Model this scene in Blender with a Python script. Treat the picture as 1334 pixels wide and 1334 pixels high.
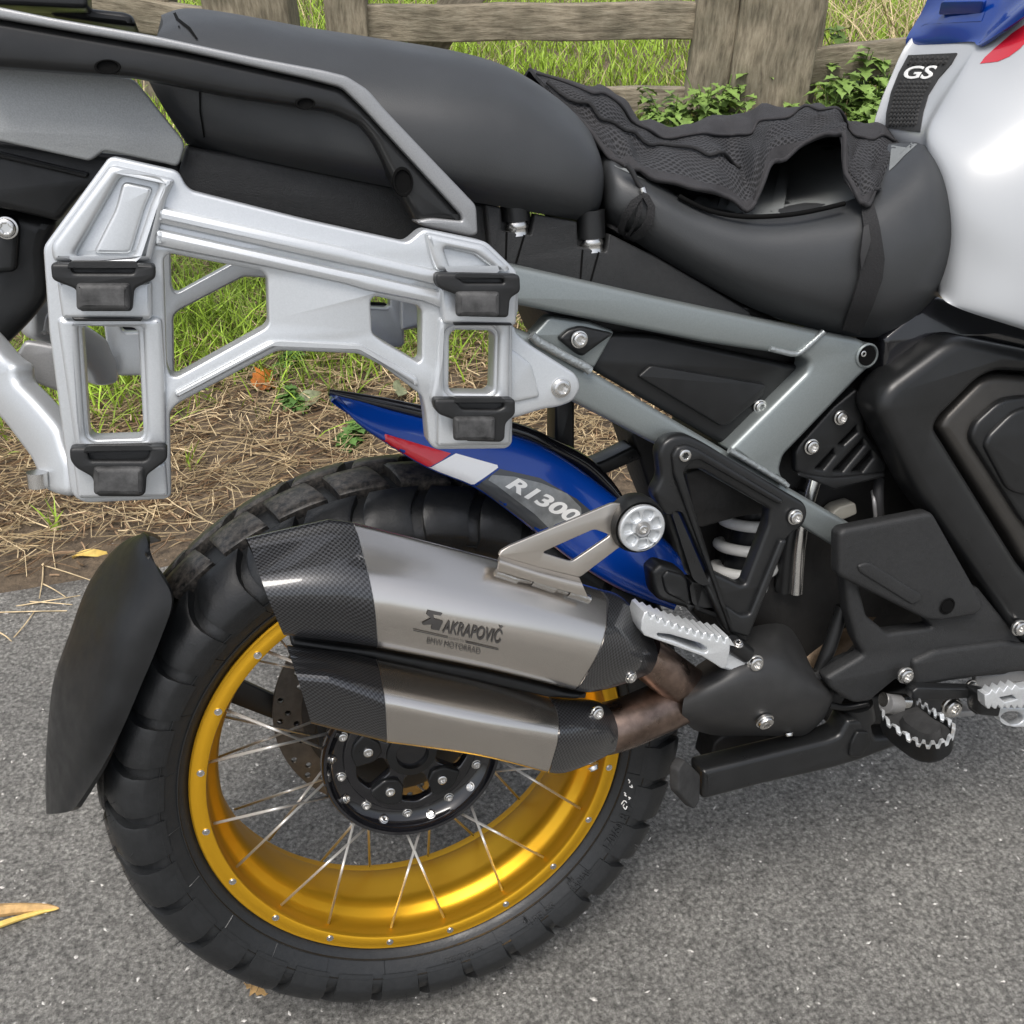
import bpy, bmesh, math, random
import numpy as np
from mathutils import Vector, Matrix, Euler
from mathutils.bvhtree import BVHTree

random.seed(7); np.random.seed(7)
for o in list(bpy.data.objects): bpy.data.objects.remove(o)
SC = bpy.context.scene
COL = SC.collection

# ------------------------------------------------------------------ camera
# photograph pixels (1334 wide); bike space: x forward, y left, z up in the wheel plane
FPX = 1334.0; HALF = 667.0
RW = 0.318                                  # rear wheel radius = height of the axle
CW = np.array([-0.1174, 0.2471, 1.1306])    # axle centre seen from the camera (x right, y down, z forward)
NN = np.array([.2909, .3289, -.8984]); NN = NN/np.linalg.norm(NN)
PITCH = math.radians(34)
GV = np.array([-.008, math.cos(PITCH), math.sin(PITCH)]); GV = GV/np.linalg.norm(GV)
LEAN = math.asin(-float(NN@GV))
YB = -NN; XB = np.cross(YB, -GV); XB = XB/np.linalg.norm(XB); ZB = np.cross(XB, YB)
RB = np.stack([XB, YB, ZB])                 # camera axes -> bike axes
CAMB = RB@(-CW) + np.array([0, 0, RW])      # camera in bike space
# bike space -> world: lean about x, then drop so that the tyre touches z = 0
ROT = Matrix.Rotation(-LEAN, 4, 'X')
ZLOW = -(RW-0.075-RW)*0
def tyre_low():
    prof = [(.318, 0), (.3155, .025), (.307, .05), (.294, .07), (.275, .083)]
    return min((ROT@Vector((0, s*d, RW-r))).z for r, d in prof for s in (-1, 1))
BIKE_M = Matrix.Translation((0, 0, -tyre_low()))@ROT
cam_data = bpy.data.cameras.new('camera'); cam = bpy.data.objects.new('camera', cam_data); COL.objects.link(cam)
cam_data.sensor_fit = 'HORIZONTAL'; cam_data.sensor_width = 36.0; cam_data.lens = 36.0*FPX/1334.0
cam_data.clip_start = .02; cam_data.clip_end = 400
_right = Vector(RB@np.array([1., 0, 0])); _up = Vector(RB@np.array([0, -1., 0])); _back = Vector(RB@np.array([0, 0, -1.]))
_m = Matrix((( _right.x, _up.x, _back.x, CAMB[0]), (_right.y, _up.y, _back.y, CAMB[1]), (_right.z, _up.z, _back.z, CAMB[2]), (0, 0, 0, 1)))
cam.matrix_world = BIKE_M@_m
SC.camera = cam
SC.render.resolution_x = SC.render.resolution_y = 1024

# ------------------------------------------------------------------ light
SUN_EL = math.radians(66); SUN_AZ = math.radians(236)   # azimuth of the sun measured from +x, counter-clockwise
world = bpy.data.worlds.new('World'); SC.world = world; world.use_nodes = True
wn = world.node_tree; wn.nodes.clear()
sky = wn.nodes.new('ShaderNodeTexSky'); sky.sky_type = 'NISHITA'; sky.sun_disc = False
sky.sun_elevation = SUN_EL; sky.sun_rotation = math.radians(90)-SUN_AZ
sky.air_density = 1.0; sky.dust_density = 4.0; sky.ozone_density = 1.0
hsv = wn.nodes.new('ShaderNodeHueSaturation'); hsv.inputs['Saturation'].default_value = .42
bg = wn.nodes.new('ShaderNodeBackground'); bg.inputs[1].default_value = .145
wo = wn.nodes.new('ShaderNodeOutputWorld')
wn.links.new(sky.outputs[0], hsv.inputs['Color']); wn.links.new(hsv.outputs[0], bg.inputs[0]); wn.links.new(bg.outputs[0], wo.inputs[0])
sun_d = bpy.data.lights.new('sun', 'SUN'); sun_d.energy = 1.7; sun_d.angle = math.radians(26); sun_d.color = (1, .955, .9)
sun = bpy.data.objects.new('sun', sun_d); COL.objects.link(sun)
_sd = Vector((math.cos(SUN_EL)*math.cos(SUN_AZ), math.cos(SUN_EL)*math.sin(SUN_AZ), math.sin(SUN_EL)))
sun.rotation_euler = (-_sd).to_track_quat('-Z', 'Y').to_euler()
SC.view_settings.view_transform = 'Standard'; SC.view_settings.look = 'None'
SC.view_settings.exposure = 0.5; SC.view_settings.gamma = 1.0; SC.view_settings.use_curve_mapping = False
SC.render.engine = 'CYCLES'
SC.cycles.use_denoising = True; SC.cycles.denoising_prefilter = 'ACCURATE'
SC.cycles.max_bounces = 6; SC.cycles.diffuse_bounces = 3; SC.cycles.glossy_bounces = 4

# ------------------------------------------------------------------ pixel helpers
def ray(px, py):
    return RB@np.array([(px-HALF)/FPX, (py-HALF)/FPX, 1.0])
def P(px, py, d):
    """photo pixel -> bike space point in the plane d metres to the right of the centre plane"""
    r = ray(px, py); t = (-d-CAMB[1])/r[1]; q = CAMB+t*r
    return Vector(q)
def Z(region, pts):
    ox, oy, w = region; s = w/1334.0
    return [(ox+p[0]*s, oy+p[1]*s)+tuple(p[2:]) for p in pts]
zA=(0,0,450); zB=(400,0,450); zC=(884,0,450); zD=(0,400,450); zE=(400,400,450); zF=(884,400,450)
zG=(0,884,450); zH=(400,884,450); zI=(884,800,450); zJ=(640,500,280); zK=(640,230,280); zL=(800,560,320)
zM=(40,200,320); zN=(500,290,280); zO=(1054,760,280); zQ=(1054,0,280)
zS=(660,80,260); zT=(900,100,280); zU=(300,640,320); zV=(600,700,320); zW=(0,560,280)

# ------------------------------------------------------------------ materials
MATS = {}
def mat(name, color=(.5,.5,.5), rough=.5, metal=0., coat=0., noise=None, bump=None, spec=.5, coat_rough=.05, aniso=0., rough_var=None, sheen=0.):
    """noise=(scale, amount): tone variation; bump=(scale, strength, distance); rough_var=(scale, amount)"""
    m = bpy.data.materials.new(name); m.use_nodes = True; nt = m.node_tree
    b = nt.nodes['Principled BSDF']
    b.inputs['Base Color'].default_value = (*color, 1); b.inputs['Roughness'].default_value = rough
    b.inputs['Metallic'].default_value = metal; b.inputs['Coat Weight'].default_value = coat
    b.inputs['Coat Roughness'].default_value = coat_rough; b.inputs['Specular IOR Level'].default_value = spec
    b.inputs['Anisotropic'].default_value = aniso; b.inputs['Sheen Weight'].default_value = sheen
    tc = nt.nodes.new('ShaderNodeTexCoord')
    if noise:
        n = nt.nodes.new('ShaderNodeTexNoise'); n.inputs['Scale'].default_value = noise[0]; n.inputs['Detail'].default_value = 6; n.inputs['Roughness'].default_value = .65
        nt.links.new(tc.outputs['Object'], n.inputs['Vector'])
        r = nt.nodes.new('ShaderNodeValToRGB'); a = noise[1]
        r.color_ramp.elements[0].position = .3; r.color_ramp.elements[1].position = .7
        r.color_ramp.elements[0].color = (*[c*(1-a) for c in color], 1); r.color_ramp.elements[1].color = (*[min(1, c*(1+a)) for c in color], 1)
        nt.links.new(n.outputs['Fac'], r.inputs[0]); nt.links.new(r.outputs[0], b.inputs['Base Color'])
    if rough_var:
        n = nt.nodes.new('ShaderNodeTexNoise'); n.inputs['Scale'].default_value = rough_var[0]; n.inputs['Detail'].default_value = 5
        nt.links.new(tc.outputs['Object'], n.inputs['Vector'])
        mr = nt.nodes.new('ShaderNodeMapRange'); mr.inputs[1].default_value = .3; mr.inputs[2].default_value = .7
        mr.inputs[3].default_value = max(.02, rough-rough_var[1]); mr.inputs[4].default_value = min(1, rough+rough_var[1])
        nt.links.new(n.outputs['Fac'], mr.inputs[0]); nt.links.new(mr.outputs[0], b.inputs['Roughness'])
    if bump:
        n = nt.nodes.new('ShaderNodeTexNoise'); n.inputs['Scale'].default_value = bump[0]; n.inputs['Detail'].default_value = 4
        nt.links.new(tc.outputs['Object'], n.inputs['Vector'])
        bp = nt.nodes.new('ShaderNodeBump'); bp.inputs['Strength'].default_value = bump[1]; bp.inputs['Distance'].default_value = bump[2]
        nt.links.new(n.outputs['Fac'], bp.inputs['Height']); nt.links.new(bp.outputs[0], b.inputs['Normal'])
    MATS[name] = m
    return m
mat('silver_powder', (.565, .585, .60), .36, .62, noise=(900, .05), bump=(1400, .10, .0005))
mat('grey_trim', (.30, .305, .31), .42, .6, noise=(900, .12), bump=(1400, .2, .0006))
mat('silver_dark', (.30, .30, .30), .45, .5, noise=(700, .1), bump=(1200, .2, .0006))
mat('grey_frame', (.235, .26, .26), .38, .6, noise=(800, .08), bump=(1300, .12, .0005))
mat('tail_grey', (.30, .31, .31), .50, .35, noise=(900, .14), bump=(900, .25, .0008))
mat('black_plastic', (.0085, .009, .0095), .37, 0, noise=(40, .25), bump=(1500, .22, .0006), rough_var=(60, .08), spec=.4)
mat('black_plastic_grain', (.019, .0195, .020), .50, 0, noise=(300, .2), bump=(900, .5, .001), rough_var=(40, .07), spec=.4)
mat('black_satin', (.011, .0115, .012), .33, 0, noise=(30, .2), bump=(1600, .1, .0005), rough_var=(50, .06), spec=.45)
mat('cover_bronze', (.055, .052, .048), .38, .5, noise=(60, .1), bump=(900, .15, .0006))
mat('black_gloss', (.008, .008, .010), .12, 0, coat=.6, rough_var=(30, .05))
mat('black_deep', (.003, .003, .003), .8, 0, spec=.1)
mat('engine_black', (.018, .017, .016), .55, .2, noise=(25, .4), bump=(150, .3, .002))
mat('seat_vinyl', (.034, .036, .038), .44, 0, noise=(15, .1), bump=(1300, .28, .0008), rough_var=(25, .05), spec=.5)
mat('seat_top', (.17, .18, .18), .55, 0, noise=(20, .1), bump=(1200, .25, .0008))
mat('latch_rubber', (.012, .0125, .013), .48, 0, noise=(35, .3), bump=(700, .2, .0006), rough_var=(40, .1), spec=.45)
mat('latch_worn', (.045, .045, .045), .6, 0, noise=(55, .9), bump=(500, .3, .0006))
mat('bolt_steel', (.66, .65, .63), .24, 1.0)
mat('spoke_steel', (.78, .77, .74), .38, .55)
mat('gold', (.86, .47, .028), .35, .85)
mat('blue_paint', (.001, .036, .25), .22, .0, coat=.6)
mat('red_paint', (.50, .008, .02), .25, 0, coat=1.0)
mat('white_paint', (.78, .79, .80), .22, 0, coat=.8, noise=(3, .02))
mat('pearl_white', (.385, .40, .415), .34, .0, coat=.25, coat_rough=.15)
mat('grey_decal', (.05, .054, .058), .3, 0, coat=.5)
mat('smoke_decal', (.24, .25, .25), .3, .3, coat=.5, noise=(45, .35))
mat('engraving', (.055, .052, .05), .6, .2)
mat('pale_print', (.80, .80, .78), .4, 0)
mat('titanium', (.68, .645, .60), .23, .98, noise=(6, .03))
mat('titanium_bracket', (.56, .52, .47), .38, .95)
mat('weld', (.55, .53, .5), .3, 1.0, bump=(250, .6, .002))
mat('weld_grey', (.32, .345, .35), .36, .6, bump=(220, .8, .002))
mat('heat_pipe', (.26, .19, .155), .34, 1.0, noise=(22, .55), rough_var=(40, .12), bump=(120, .15, .001))
mat('brown_pipe', (.12, .085, .055), .5, .7, noise=(40, .5))
mat('disc_steel', (.11, .10, .09), .42, .8, noise=(60, .25))
mat('spring_white', (.66, .66, .63), .35, 0, noise=(60, .08), coat=.3)
mat('beige_plastic', (.32, .31, .27), .5, 0)
mat('peg_silver', (.66, .68, .69), .38, .6, noise=(500, .08), bump=(600, .15, .0006))
mat('rubber', (.018, .019, .020), .58, 0, noise=(90, .25), bump=(500, .3, .0008), rough_var=(40, .1), spec=.38)
mat('peg_rubber', (.028, .028, .028), .75, 0, noise=(60, .35), bump=(300, .3, .001), spec=.38)
mat('fabric', (.024, .023, .025), .85, 0, noise=(60, .25), bump=(1600, .5, .001))
mat('webbing', (.010, .010, .011), .85, 0, noise=(900, .5), bump=(700, .8, .001))
mat('cord_black', (.016, .016, .017), .7, 0)

def tyre_material(name, dust):
    m = mat(name, (.017, .018, .019), .42, 0, bump=(420, .3, .0008), rough_var=(35, .1))
    nt = m.node_tree; b = nt.nodes['Principled BSDF']; tc = [n for n in nt.nodes if n.type == 'TEX_COORD'][0]
    n = nt.nodes.new('ShaderNodeTexNoise'); n.inputs['Scale'].default_value = 150; n.inputs['Detail'].default_value = 9; n.inputs['Roughness'].default_value = .75
    nt.links.new(tc.outputs['Object'], n.inputs['Vector'])
    r = nt.nodes.new('ShaderNodeValToRGB'); e = r.color_ramp.elements
    e[0].position = .40; e[0].color = (.010, .011, .012, 1); e[1].position = .72; e[1].color = (*dust, 1)
    nt.links.new(n.outputs['Fac'], r.inputs[0]); nt.links.new(r.outputs[0], b.inputs['Base Color'])
tyre_material('tyre_side', (.016, .017, .018)); tyre_material('tyre_tread', (.13, .115, .10))

def uv_pattern_material(name, kind):
    m = bpy.data.materials.new(name); m.use_nodes = True; nt = m.node_tree; b = nt.nodes['Principled BSDF']; L = nt.links.new
    uv = nt.nodes.new('ShaderNodeUVMap'); uv.uv_map = 'UVMap'
    if kind == 'carbon':
        mp = nt.nodes.new('ShaderNodeMapping'); mp.inputs['Scale'].default_value = (1/.0021,)*3; L(uv.outputs[0], mp.inputs['Vector'])
        ck = nt.nodes.new('ShaderNodeTexChecker'); ck.inputs['Scale'].default_value = 1.0
        ck.inputs['Color1'].default_value = (.006, .006, .007, 1); ck.inputs['Color2'].default_value = (.060, .062, .068, 1); L(mp.outputs[0], ck.inputs['Vector'])
        mx = nt.nodes.new('ShaderNodeMix'); mx.data_type = 'RGBA'; mx.blend_type = 'MULTIPLY'; mx.inputs[0].default_value = .55
        n = nt.nodes.new('ShaderNodeTexNoise'); n.inputs['Scale'].default_value = 300; L(uv.outputs[0], n.inputs['Vector'])
        L(ck.outputs['Color'], mx.inputs[6]); L(n.outputs['Fac'], mx.inputs[7]); L(mx.outputs[2], b.inputs['Base Color'])
        b.inputs['Roughness'].default_value = .36; b.inputs['Metallic'].default_value = .35
        b.inputs['Coat Weight'].default_value = 1; b.inputs['Coat Roughness'].default_value = .03
        bp = nt.nodes.new('ShaderNodeBump'); bp.inputs['Strength'].default_value = .25; bp.inputs['Distance'].default_value = .0006
        L(ck.outputs['Fac'], bp.inputs['Height']); L(bp.outputs[0], b.inputs['Normal'])
    else:      # spacer mesh with open cells
        mp = nt.nodes.new('ShaderNodeMapping'); mp.inputs['Scale'].default_value = (1/.0054, 1/.0046, 1); mp.inputs['Rotation'].default_value = (0, 0, math.radians(45)); L(uv.outputs[0], mp.inputs['Vector'])
        v = nt.nodes.new('ShaderNodeTexVoronoi'); v.inputs['Scale'].default_value = 1; v.inputs['Randomness'].default_value = .12; L(mp.outputs[0], v.inputs['Vector'])
        r = nt.nodes.new('ShaderNodeValToRGB'); e = r.color_ramp.elements
        e[0].position = .30; e[0].color = (.0015, .0015, .002, 1); e[1].position = .44; e[1].color = (.034, .034, .037, 1)
        L(v.outputs['Distance'], r.inputs[0]); L(r.outputs[0], b.inputs['Base Color']); b.inputs['Roughness'].default_value = .8
        bp = nt.nodes.new('ShaderNodeBump'); bp.inputs['Strength'].default_value = .9; bp.inputs['Distance'].default_value = .0025
        L(v.outputs['Distance'], bp.inputs['Height']); L(bp.outputs[0], b.inputs['Normal'])
    MATS[name] = m
uv_pattern_material('carbon', 'carbon'); uv_pattern_material('mesh_fabric', 'mesh')

# ------------------------------------------------------------------ object helpers
BVH = {}
def link(name, me, material, parent=None, smooth=32):
    me.name = name
    o = bpy.data.objects.new(name, me); COL.objects.link(o)
    if material is not None and not me.materials: me.materials.append(MATS[material] if isinstance(material, str) else material)
    if smooth:
        me.polygons.foreach_set('use_smooth', [True]*len(me.polygons)); me.set_sharp_from_angle(angle=math.radians(smooth))
    if parent is not None: o.parent = parent
    return o
def bm_mesh(bm, name='m', normals=True):
    if normals: bmesh.ops.recalc_face_normals(bm, faces=bm.faces)
    me = bpy.data.meshes.new(name); bm.to_mesh(me); bm.free(); return me
def empty(name, parent=None, loc=(0, 0, 0)):
    o = bpy.data.objects.new(name, None); COL.objects.link(o); o.location = loc; o.empty_display_size = .05
    if parent is not None: o.parent = parent
    return o
def tag(o, label=None, cat=None, group=None, kind=None):
    if label: o['label'] = label
    if cat: o['category'] = cat
    if group: o['group'] = group
    if kind: o['kind'] = kind
    return o

def fillet(pts, r, k=4):
    """round the corners of a closed 2-D/3-D polygon; r may be a list"""
    pts = [np.array(p, float) for p in pts]; n = len(pts); out = []
    for i in range(n):
        a, b, c = pts[i-1], pts[i], pts[(i+1) % n]; ri = r[i] if isinstance(r, (list, tuple)) else r
        la, lc = np.linalg.norm(a-b), np.linalg.norm(c-b)
        if ri <= 0 or la < 1e-9 or lc < 1e-9: out += [b]*(k+1 if isinstance(r, str) else 1); continue
        q = min(ri, la*.45, lc*.45); s = b+(a-b)/la*q; e = b+(c-b)/lc*q
        for j in range(k+1):
            t = j/k; out.append((1-t)**2*s+2*t*(1-t)*b+t*t*e)
    return out

def plane_of(plane):
    """plane = d, or three (px, py, d) anchors -> origin, u, v, n (n towards the camera)"""
    if isinstance(plane, (int, float)):
        return Vector((0, -plane, 0)), Vector((1, 0, 0)), Vector((0, 0, 1)), Vector((0, -1, 0))
    a, b, c = [P(*q) for q in plane]
    n = (b-a).cross(c-a).normalized()
    if n.dot(Vector(CAMB)-a) < 0: n = -n
    u = (Vector((1, 0, 0))-n*n.x).normalized(); v = n.cross(u)
    if v.z < 0: v = -v
    return a, u, v, n
def hit(px, py, pl):
    o, u, v, n = pl; r = Vector(ray(px, py)); c = Vector(CAMB)
    t = (o-c).dot(n)/r.dot(n); q = c+r*t-o
    return (q.dot(u), q.dot(v))
def plate_mesh(outline, plane, thick, holes=(), bevel=.002, rad=.004, hrad=None, res=2, raw=False):
    """flat casting: front face on the plane, body going away from the viewer"""
    pl = plane_of(plane) if not isinstance(plane, tuple) or len(plane) != 4 else plane
    o, u, v, n = pl
    cu = bpy.data.curves.new('c', 'CURVE'); cu.dimensions = '2D'; cu.fill_mode = 'BOTH'
    bevel = min(bevel, thick*.45)
    cu.extrude = thick/2-bevel; cu.bevel_depth = bevel; cu.bevel_resolution = res; cu.offset = -bevel
    for k, poly in enumerate([outline]+list(holes)):
        q = [tuple(p) for p in poly] if raw else [hit(p[0], p[1], pl) for p in poly]
        rr = rad if k == 0 else (hrad if hrad is not None else rad)
        q = fillet(q, rr) if rr else q
        sp = cu.splines.new('POLY'); sp.points.add(len(q)-1); sp.use_cyclic_u = True
        for i, p in enumerate(q): sp.points[i].co = (p[0], p[1], 0, 1)
    ob = bpy.data.objects.new('c', cu); me = ob.to_mesh(); co = np.empty(len(me.vertices)*3); me.vertices.foreach_get('co', co); co = co.reshape(-1, 3)
    faces = [tuple(p.vertices) for p in me.polygons]; ob.to_mesh_clear()
    bpy.data.objects.remove(ob); bpy.data.curves.remove(cu)
    on, un, vn, nn = [np.array(x) for x in (o, u, v, n)]
    W = on+co[:, :1]*un+co[:, 1:2]*vn+(co[:, 2:]-thick/2)*nn
    me2 = bpy.data.meshes.new('plate'); me2.from_pydata(W.tolist(), [], faces)
    bm = bmesh.new(); bm.from_mesh(me2); bmesh.ops.remove_doubles(bm, verts=bm.verts, dist=1e-5)
    bpy.data.meshes.remove(me2)
    return bm_mesh(bm)
def join(meshes):
    bm = bmesh.new()
    for m in meshes: bm.from_mesh(m); bpy.data.meshes.remove(m)
    me = bpy.data.meshes.new('j'); bm.to_mesh(me); bm.free(); return me
def plate(name, outline, plane, thick, material, parent, **kw):
    return link(name, plate_mesh(outline, plane, thick, **kw), material, parent)

def crom(pts, n, closed=False):
    """Catmull-Rom through an (m, ...) array, n steps per span"""
    p = np.asarray(pts, float); m = len(p); out = []
    spans = m if closed else m-1
    for i in range(spans):
        if closed: a, b, c, d = p[(i-1) % m], p[i], p[(i+1) % m], p[(i+2) % m]
        else: a, b, c, d = p[max(i-1, 0)], p[i], p[i+1], p[min(i+2, m-1)]
        for j in range(n):
            t = j/n
            out.append(.5*((2*b)+(c-a)*t+(2*a-5*b+4*c-d)*t*t+(3*b-3*c+d-a)*t**3))
    if not closed: out.append(p[-1])
    return np.array(out)
def grid_mesh(rows, closed_v=False, cap=False):
    """rows: (nu, nv, 3) array -> mesh with a metric UV map"""
    R = np.asarray(rows, float); nu, nv = R.shape[:2]
    du = np.zeros((nu, nv)); du[1:] = np.cumsum(np.linalg.norm(np.diff(R, axis=0), axis=2).mean(1))[:, None]
    dv = np.zeros((nu, nv+1))
    seg = np.linalg.norm(np.roll(R, -1, axis=1)-R, axis=2).mean(0); dv[:, 1:] = np.cumsum(seg)[None]
    bm = bmesh.new(); uvl = bm.loops.layers.uv.new('UVMap')
    V = [[bm.verts.new(R[i, j]) for j in range(nv)] for i in range(nu)]
    for i in range(nu-1):
        for j in range(nv if closed_v else nv-1):
            k = (j+1) % nv
            try: f = bm.faces.new((V[i][j], V[i+1][j], V[i+1][k], V[i][k]))
            except ValueError: continue
            for l, (a, b) in zip(f.loops, ((i, j), (i+1, j), (i+1, j+1), (i, j+1))):
                l[uvl].uv = (du[min(a, nu-1), 0], dv[0, b])
    if cap:
        for e in (0, nu-1):
            try: bm.faces.new([V[e][j] for j in range(nv)])
            except ValueError: pass
    return bm_mesh(bm)
def px_grid(rows):
    return np.array([[tuple(P(*c)) if not isinstance(c, Vector) else tuple(c) for c in r] for r in rows])
def surf(rows, nu=4, nv=4, closed_v=False):
    """smooth surface through control rows of (px, py, d) or Vectors"""
    R = px_grid(rows)
    R = crom(R, nu); R = np.swapaxes(crom(np.swapaxes(R, 0, 1), nv, closed_v), 0, 1)
    return R
def solidify(me, t):
    bm = bmesh.new(); bm.from_mesh(me); bmesh.ops.recalc_face_normals(bm, faces=bm.faces)
    bmesh.ops.solidify(bm, geom=bm.faces[:], thickness=t); bm.to_mesh(me); bm.free(); return me
def tube_mesh(pts, r, seg=10, smooth=4, cap=True, closed=False):
    p = np.array([tuple(q) for q in pts], float); p = crom(p, smooth, closed) if smooth > 1 else p
    rr = np.interp(np.linspace(0, 1, len(p)), np.linspace(0, 1, len(r)), r) if isinstance(r, (list, tuple)) else np.full(len(p), r)
    rows = []; t0 = None; up = Vector((.13, .3, .9)).normalized(); prev = None
    for i in range(len(p)):
        t = Vector(p[min(i+1, len(p)-1)]-p[max(i-1, 0)]).normalized() if not closed else Vector(p[(i+1) % len(p)]-p[i-1]).normalized()
        if prev is None: a = t.cross(up).normalized()
        else: a = (prev-t*prev.dot(t)).normalized()
        prev = a; b = t.cross(a)
        rows.append([tuple(Vector(p[i])+(a*math.cos(2*math.pi*k/seg)+b*math.sin(2*math.pi*k/seg))*rr[i]) for k in range(seg)])
    if closed: rows.append(rows[0])
    return grid_mesh(rows, True, cap and not closed)
def tube(name, pts, r, material, parent, **kw):
    return link(name, tube_mesh(pts, r, **kw), material, parent, smooth=50)
def lathe_mesh(prof, seg=64, a0=0, a1=2*math.pi, closed_prof=False):
    """prof: (radius, d) revolved about the lateral axis through the origin, d to the right of the bike"""
    full = abs(a1-a0-2*math.pi) < 1e-6
    A = [a0+(a1-a0)*i/(seg) for i in range(seg+(0 if full else 1))]
    bm = bmesh.new(); V = [[bm.verts.new((r*math.cos(a), -d, r*math.sin(a))) for r, d in prof] for a in A]
    n = len(A); m = len(prof)
    for i in range(n if full else n-1):
        for j in range(m if closed_prof else m-1):
            q = [V[i][j], V[(i+1) % n][j], V[(i+1) % n][(j+1) % m], V[i][(j+1) % m]]
            try: bm.faces.new(q)
            except ValueError: pass
    bmesh.ops.remove_doubles(bm, verts=bm.verts, dist=1e-6)
    return bm_mesh(bm)
def frame_to(me, at, axis, up=Vector((0, 0, 1)), s=1.0):
    """move a mesh built with its face towards -y at the origin so that it looks along axis"""
    y = -Vector(axis).normalized(); x = y.cross(up).normalized(); z = x.cross(y)
    M = Matrix(((x.x*s, y.x*s, z.x*s, at[0]), (x.y*s, y.y*s, z.y*s, at[1]), (x.z*s, y.z*s, z.z*s, at[2]), (0, 0, 0, 1)))
    me.transform(M); return me

def bolt_mesh():
    """unit bolt head, radius 1, domed, with a six-lobed socket; looks along -y"""
    bm = bmesh.new(); N = 36; rings = []
    def ring(fr, d):
        return [bm.verts.new((fr(a)*math.cos(a), -d, fr(a)*math.sin(a))) for a in [2*math.pi*i/N for i in range(N)]]
    c = lambda r: (lambda a: r)
    lobe = lambda r: (lambda a: r*(1+.13*math.cos(6*a)))
    for f, d in ((c(1.18), -.3), (c(1.18), .0), (c(1.0), .03), (c(1.0), .35), (c(.93), .5), (c(.78), .58), (c(.58), .6), (lobe(.50), .57), (lobe(.47), .12)):
        rings.append(ring(f, d))
    for a, b in zip(rings, rings[1:]):
        for i in range(N): bm.faces.new((a[i], a[(i+1) % N], b[(i+1) % N], b[i]))
    bm.faces.new(rings[-1])
    return bm_mesh(bm)
BOLT = bolt_mesh(); BOLT.materials.append(MATS['bolt_steel'])
BOLT.polygons.foreach_set('use_smooth', [True]*len(BOLT.polygons)); BOLT.set_sharp_from_angle(angle=math.radians(35))
def bolt(at, r, parent, axis=(0, -1, 0), name='bolt'):
    o = bpy.data.objects.new(name, BOLT); COL.objects.link(o); o.parent = parent
    y = -Vector(axis).normalized(); x = y.cross(Vector((0, 0, 1))).normalized(); z = x.cross(y)
    o.matrix_local = Matrix(((x.x*r, y.x*r, z.x*r, at[0]), (x.y*r, y.y*r, z.y*r, at[1]), (x.z*r, y.z*r, z.z*r, at[2]), (0, 0, 0, 1)))
    return o
def pbolt(px, py, d, rpx, parent, **kw):
    at = P(px, py, d); r = (at-Vector(CAMB)).length/FPX*rpx
    return bolt(at, r, parent, **kw)

def tris_of(poly2, step):
    """triangulate a 2-D polygon and split it down to `step`"""
    bm = bmesh.new(); vs = [bm.verts.new((p[0], p[1], 0)) for p in poly2]; bm.faces.new(vs)
    bmesh.ops.triangulate(bm, faces=bm.faces[:])
    for _ in range(6):
        es = [e for e in bm.edges if e.calc_length() > step]
        if not es: break
        bmesh.ops.subdivide_edges(bm, edges=es, cuts=1); bmesh.ops.triangulate(bm, faces=[f for f in bm.faces if len(f.verts) > 3])
    return bm
def bvh_of(objs):
    bm = bmesh.new()
    for o in objs:
        bm.from_mesh(o.data)
    t = BVHTree.FromBMesh(bm); bm.free(); return t
def drape_bm(bm, objs, off, dflt=None):
    t = bvh_of(objs); cb = Vector(CAMB)
    for v in bm.verts:
        r = Vector(ray(v.co.x, v.co.y)).normalized(); h = t.ray_cast(cb, r)
        if h[0] is None:
            h = t.find_nearest(P(v.co.x, v.co.y, dflt if dflt is not None else .1)); q = h[0]
        else: q = h[0]
        v.co = q-r*off
    return bm
def drape(name, poly, objs, off, material, parent, step=14, thick=0, dflt=None):
    """a film laid on surfaces that already exist (decals, straps, print)"""
    bm = drape_bm(tris_of(poly, step), objs, off, dflt)
    if thick:
        bmesh.ops.recalc_face_normals(bm, faces=bm.faces); bmesh.ops.solidify(bm, geom=bm.faces[:], thickness=thick)
    return link(name, bm_mesh(bm), material, parent, smooth=60)
def text_bm(s, step=None, shear=0., bold=.0):
    cu = bpy.data.curves.new('t', 'FONT'); cu.body = s; cu.fill_mode = 'FRONT'; cu.shear = shear; cu.offset = bold; cu.resolution_u = 4
    ob = bpy.data.objects.new('t', cu); me = ob.to_mesh(); bm = bmesh.new(); bm.from_mesh(me); ob.to_mesh_clear()
    bpy.data.objects.remove(ob); bpy.data.curves.remove(cu)
    xs = [v.co.x for v in bm.verts]; ys = [v.co.y for v in bm.verts]; x0, x1, y0, y1 = min(xs), max(xs), min(ys), max(ys)
    for v in bm.verts: v.co = Vector(((v.co.x-x0)/(x1-x0), (v.co.y-y0)/(y1-y0), 0))
    bmesh.ops.triangulate(bm, faces=bm.faces[:])
    for _ in range(3):
        es = [e for e in bm.edges if e.calc_length() > .06]
        if not es: break
        bmesh.ops.subdivide_edges(bm, edges=es, cuts=1); bmesh.ops.triangulate(bm, faces=[f for f in bm.faces if len(f.verts) > 3])
    return bm
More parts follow.
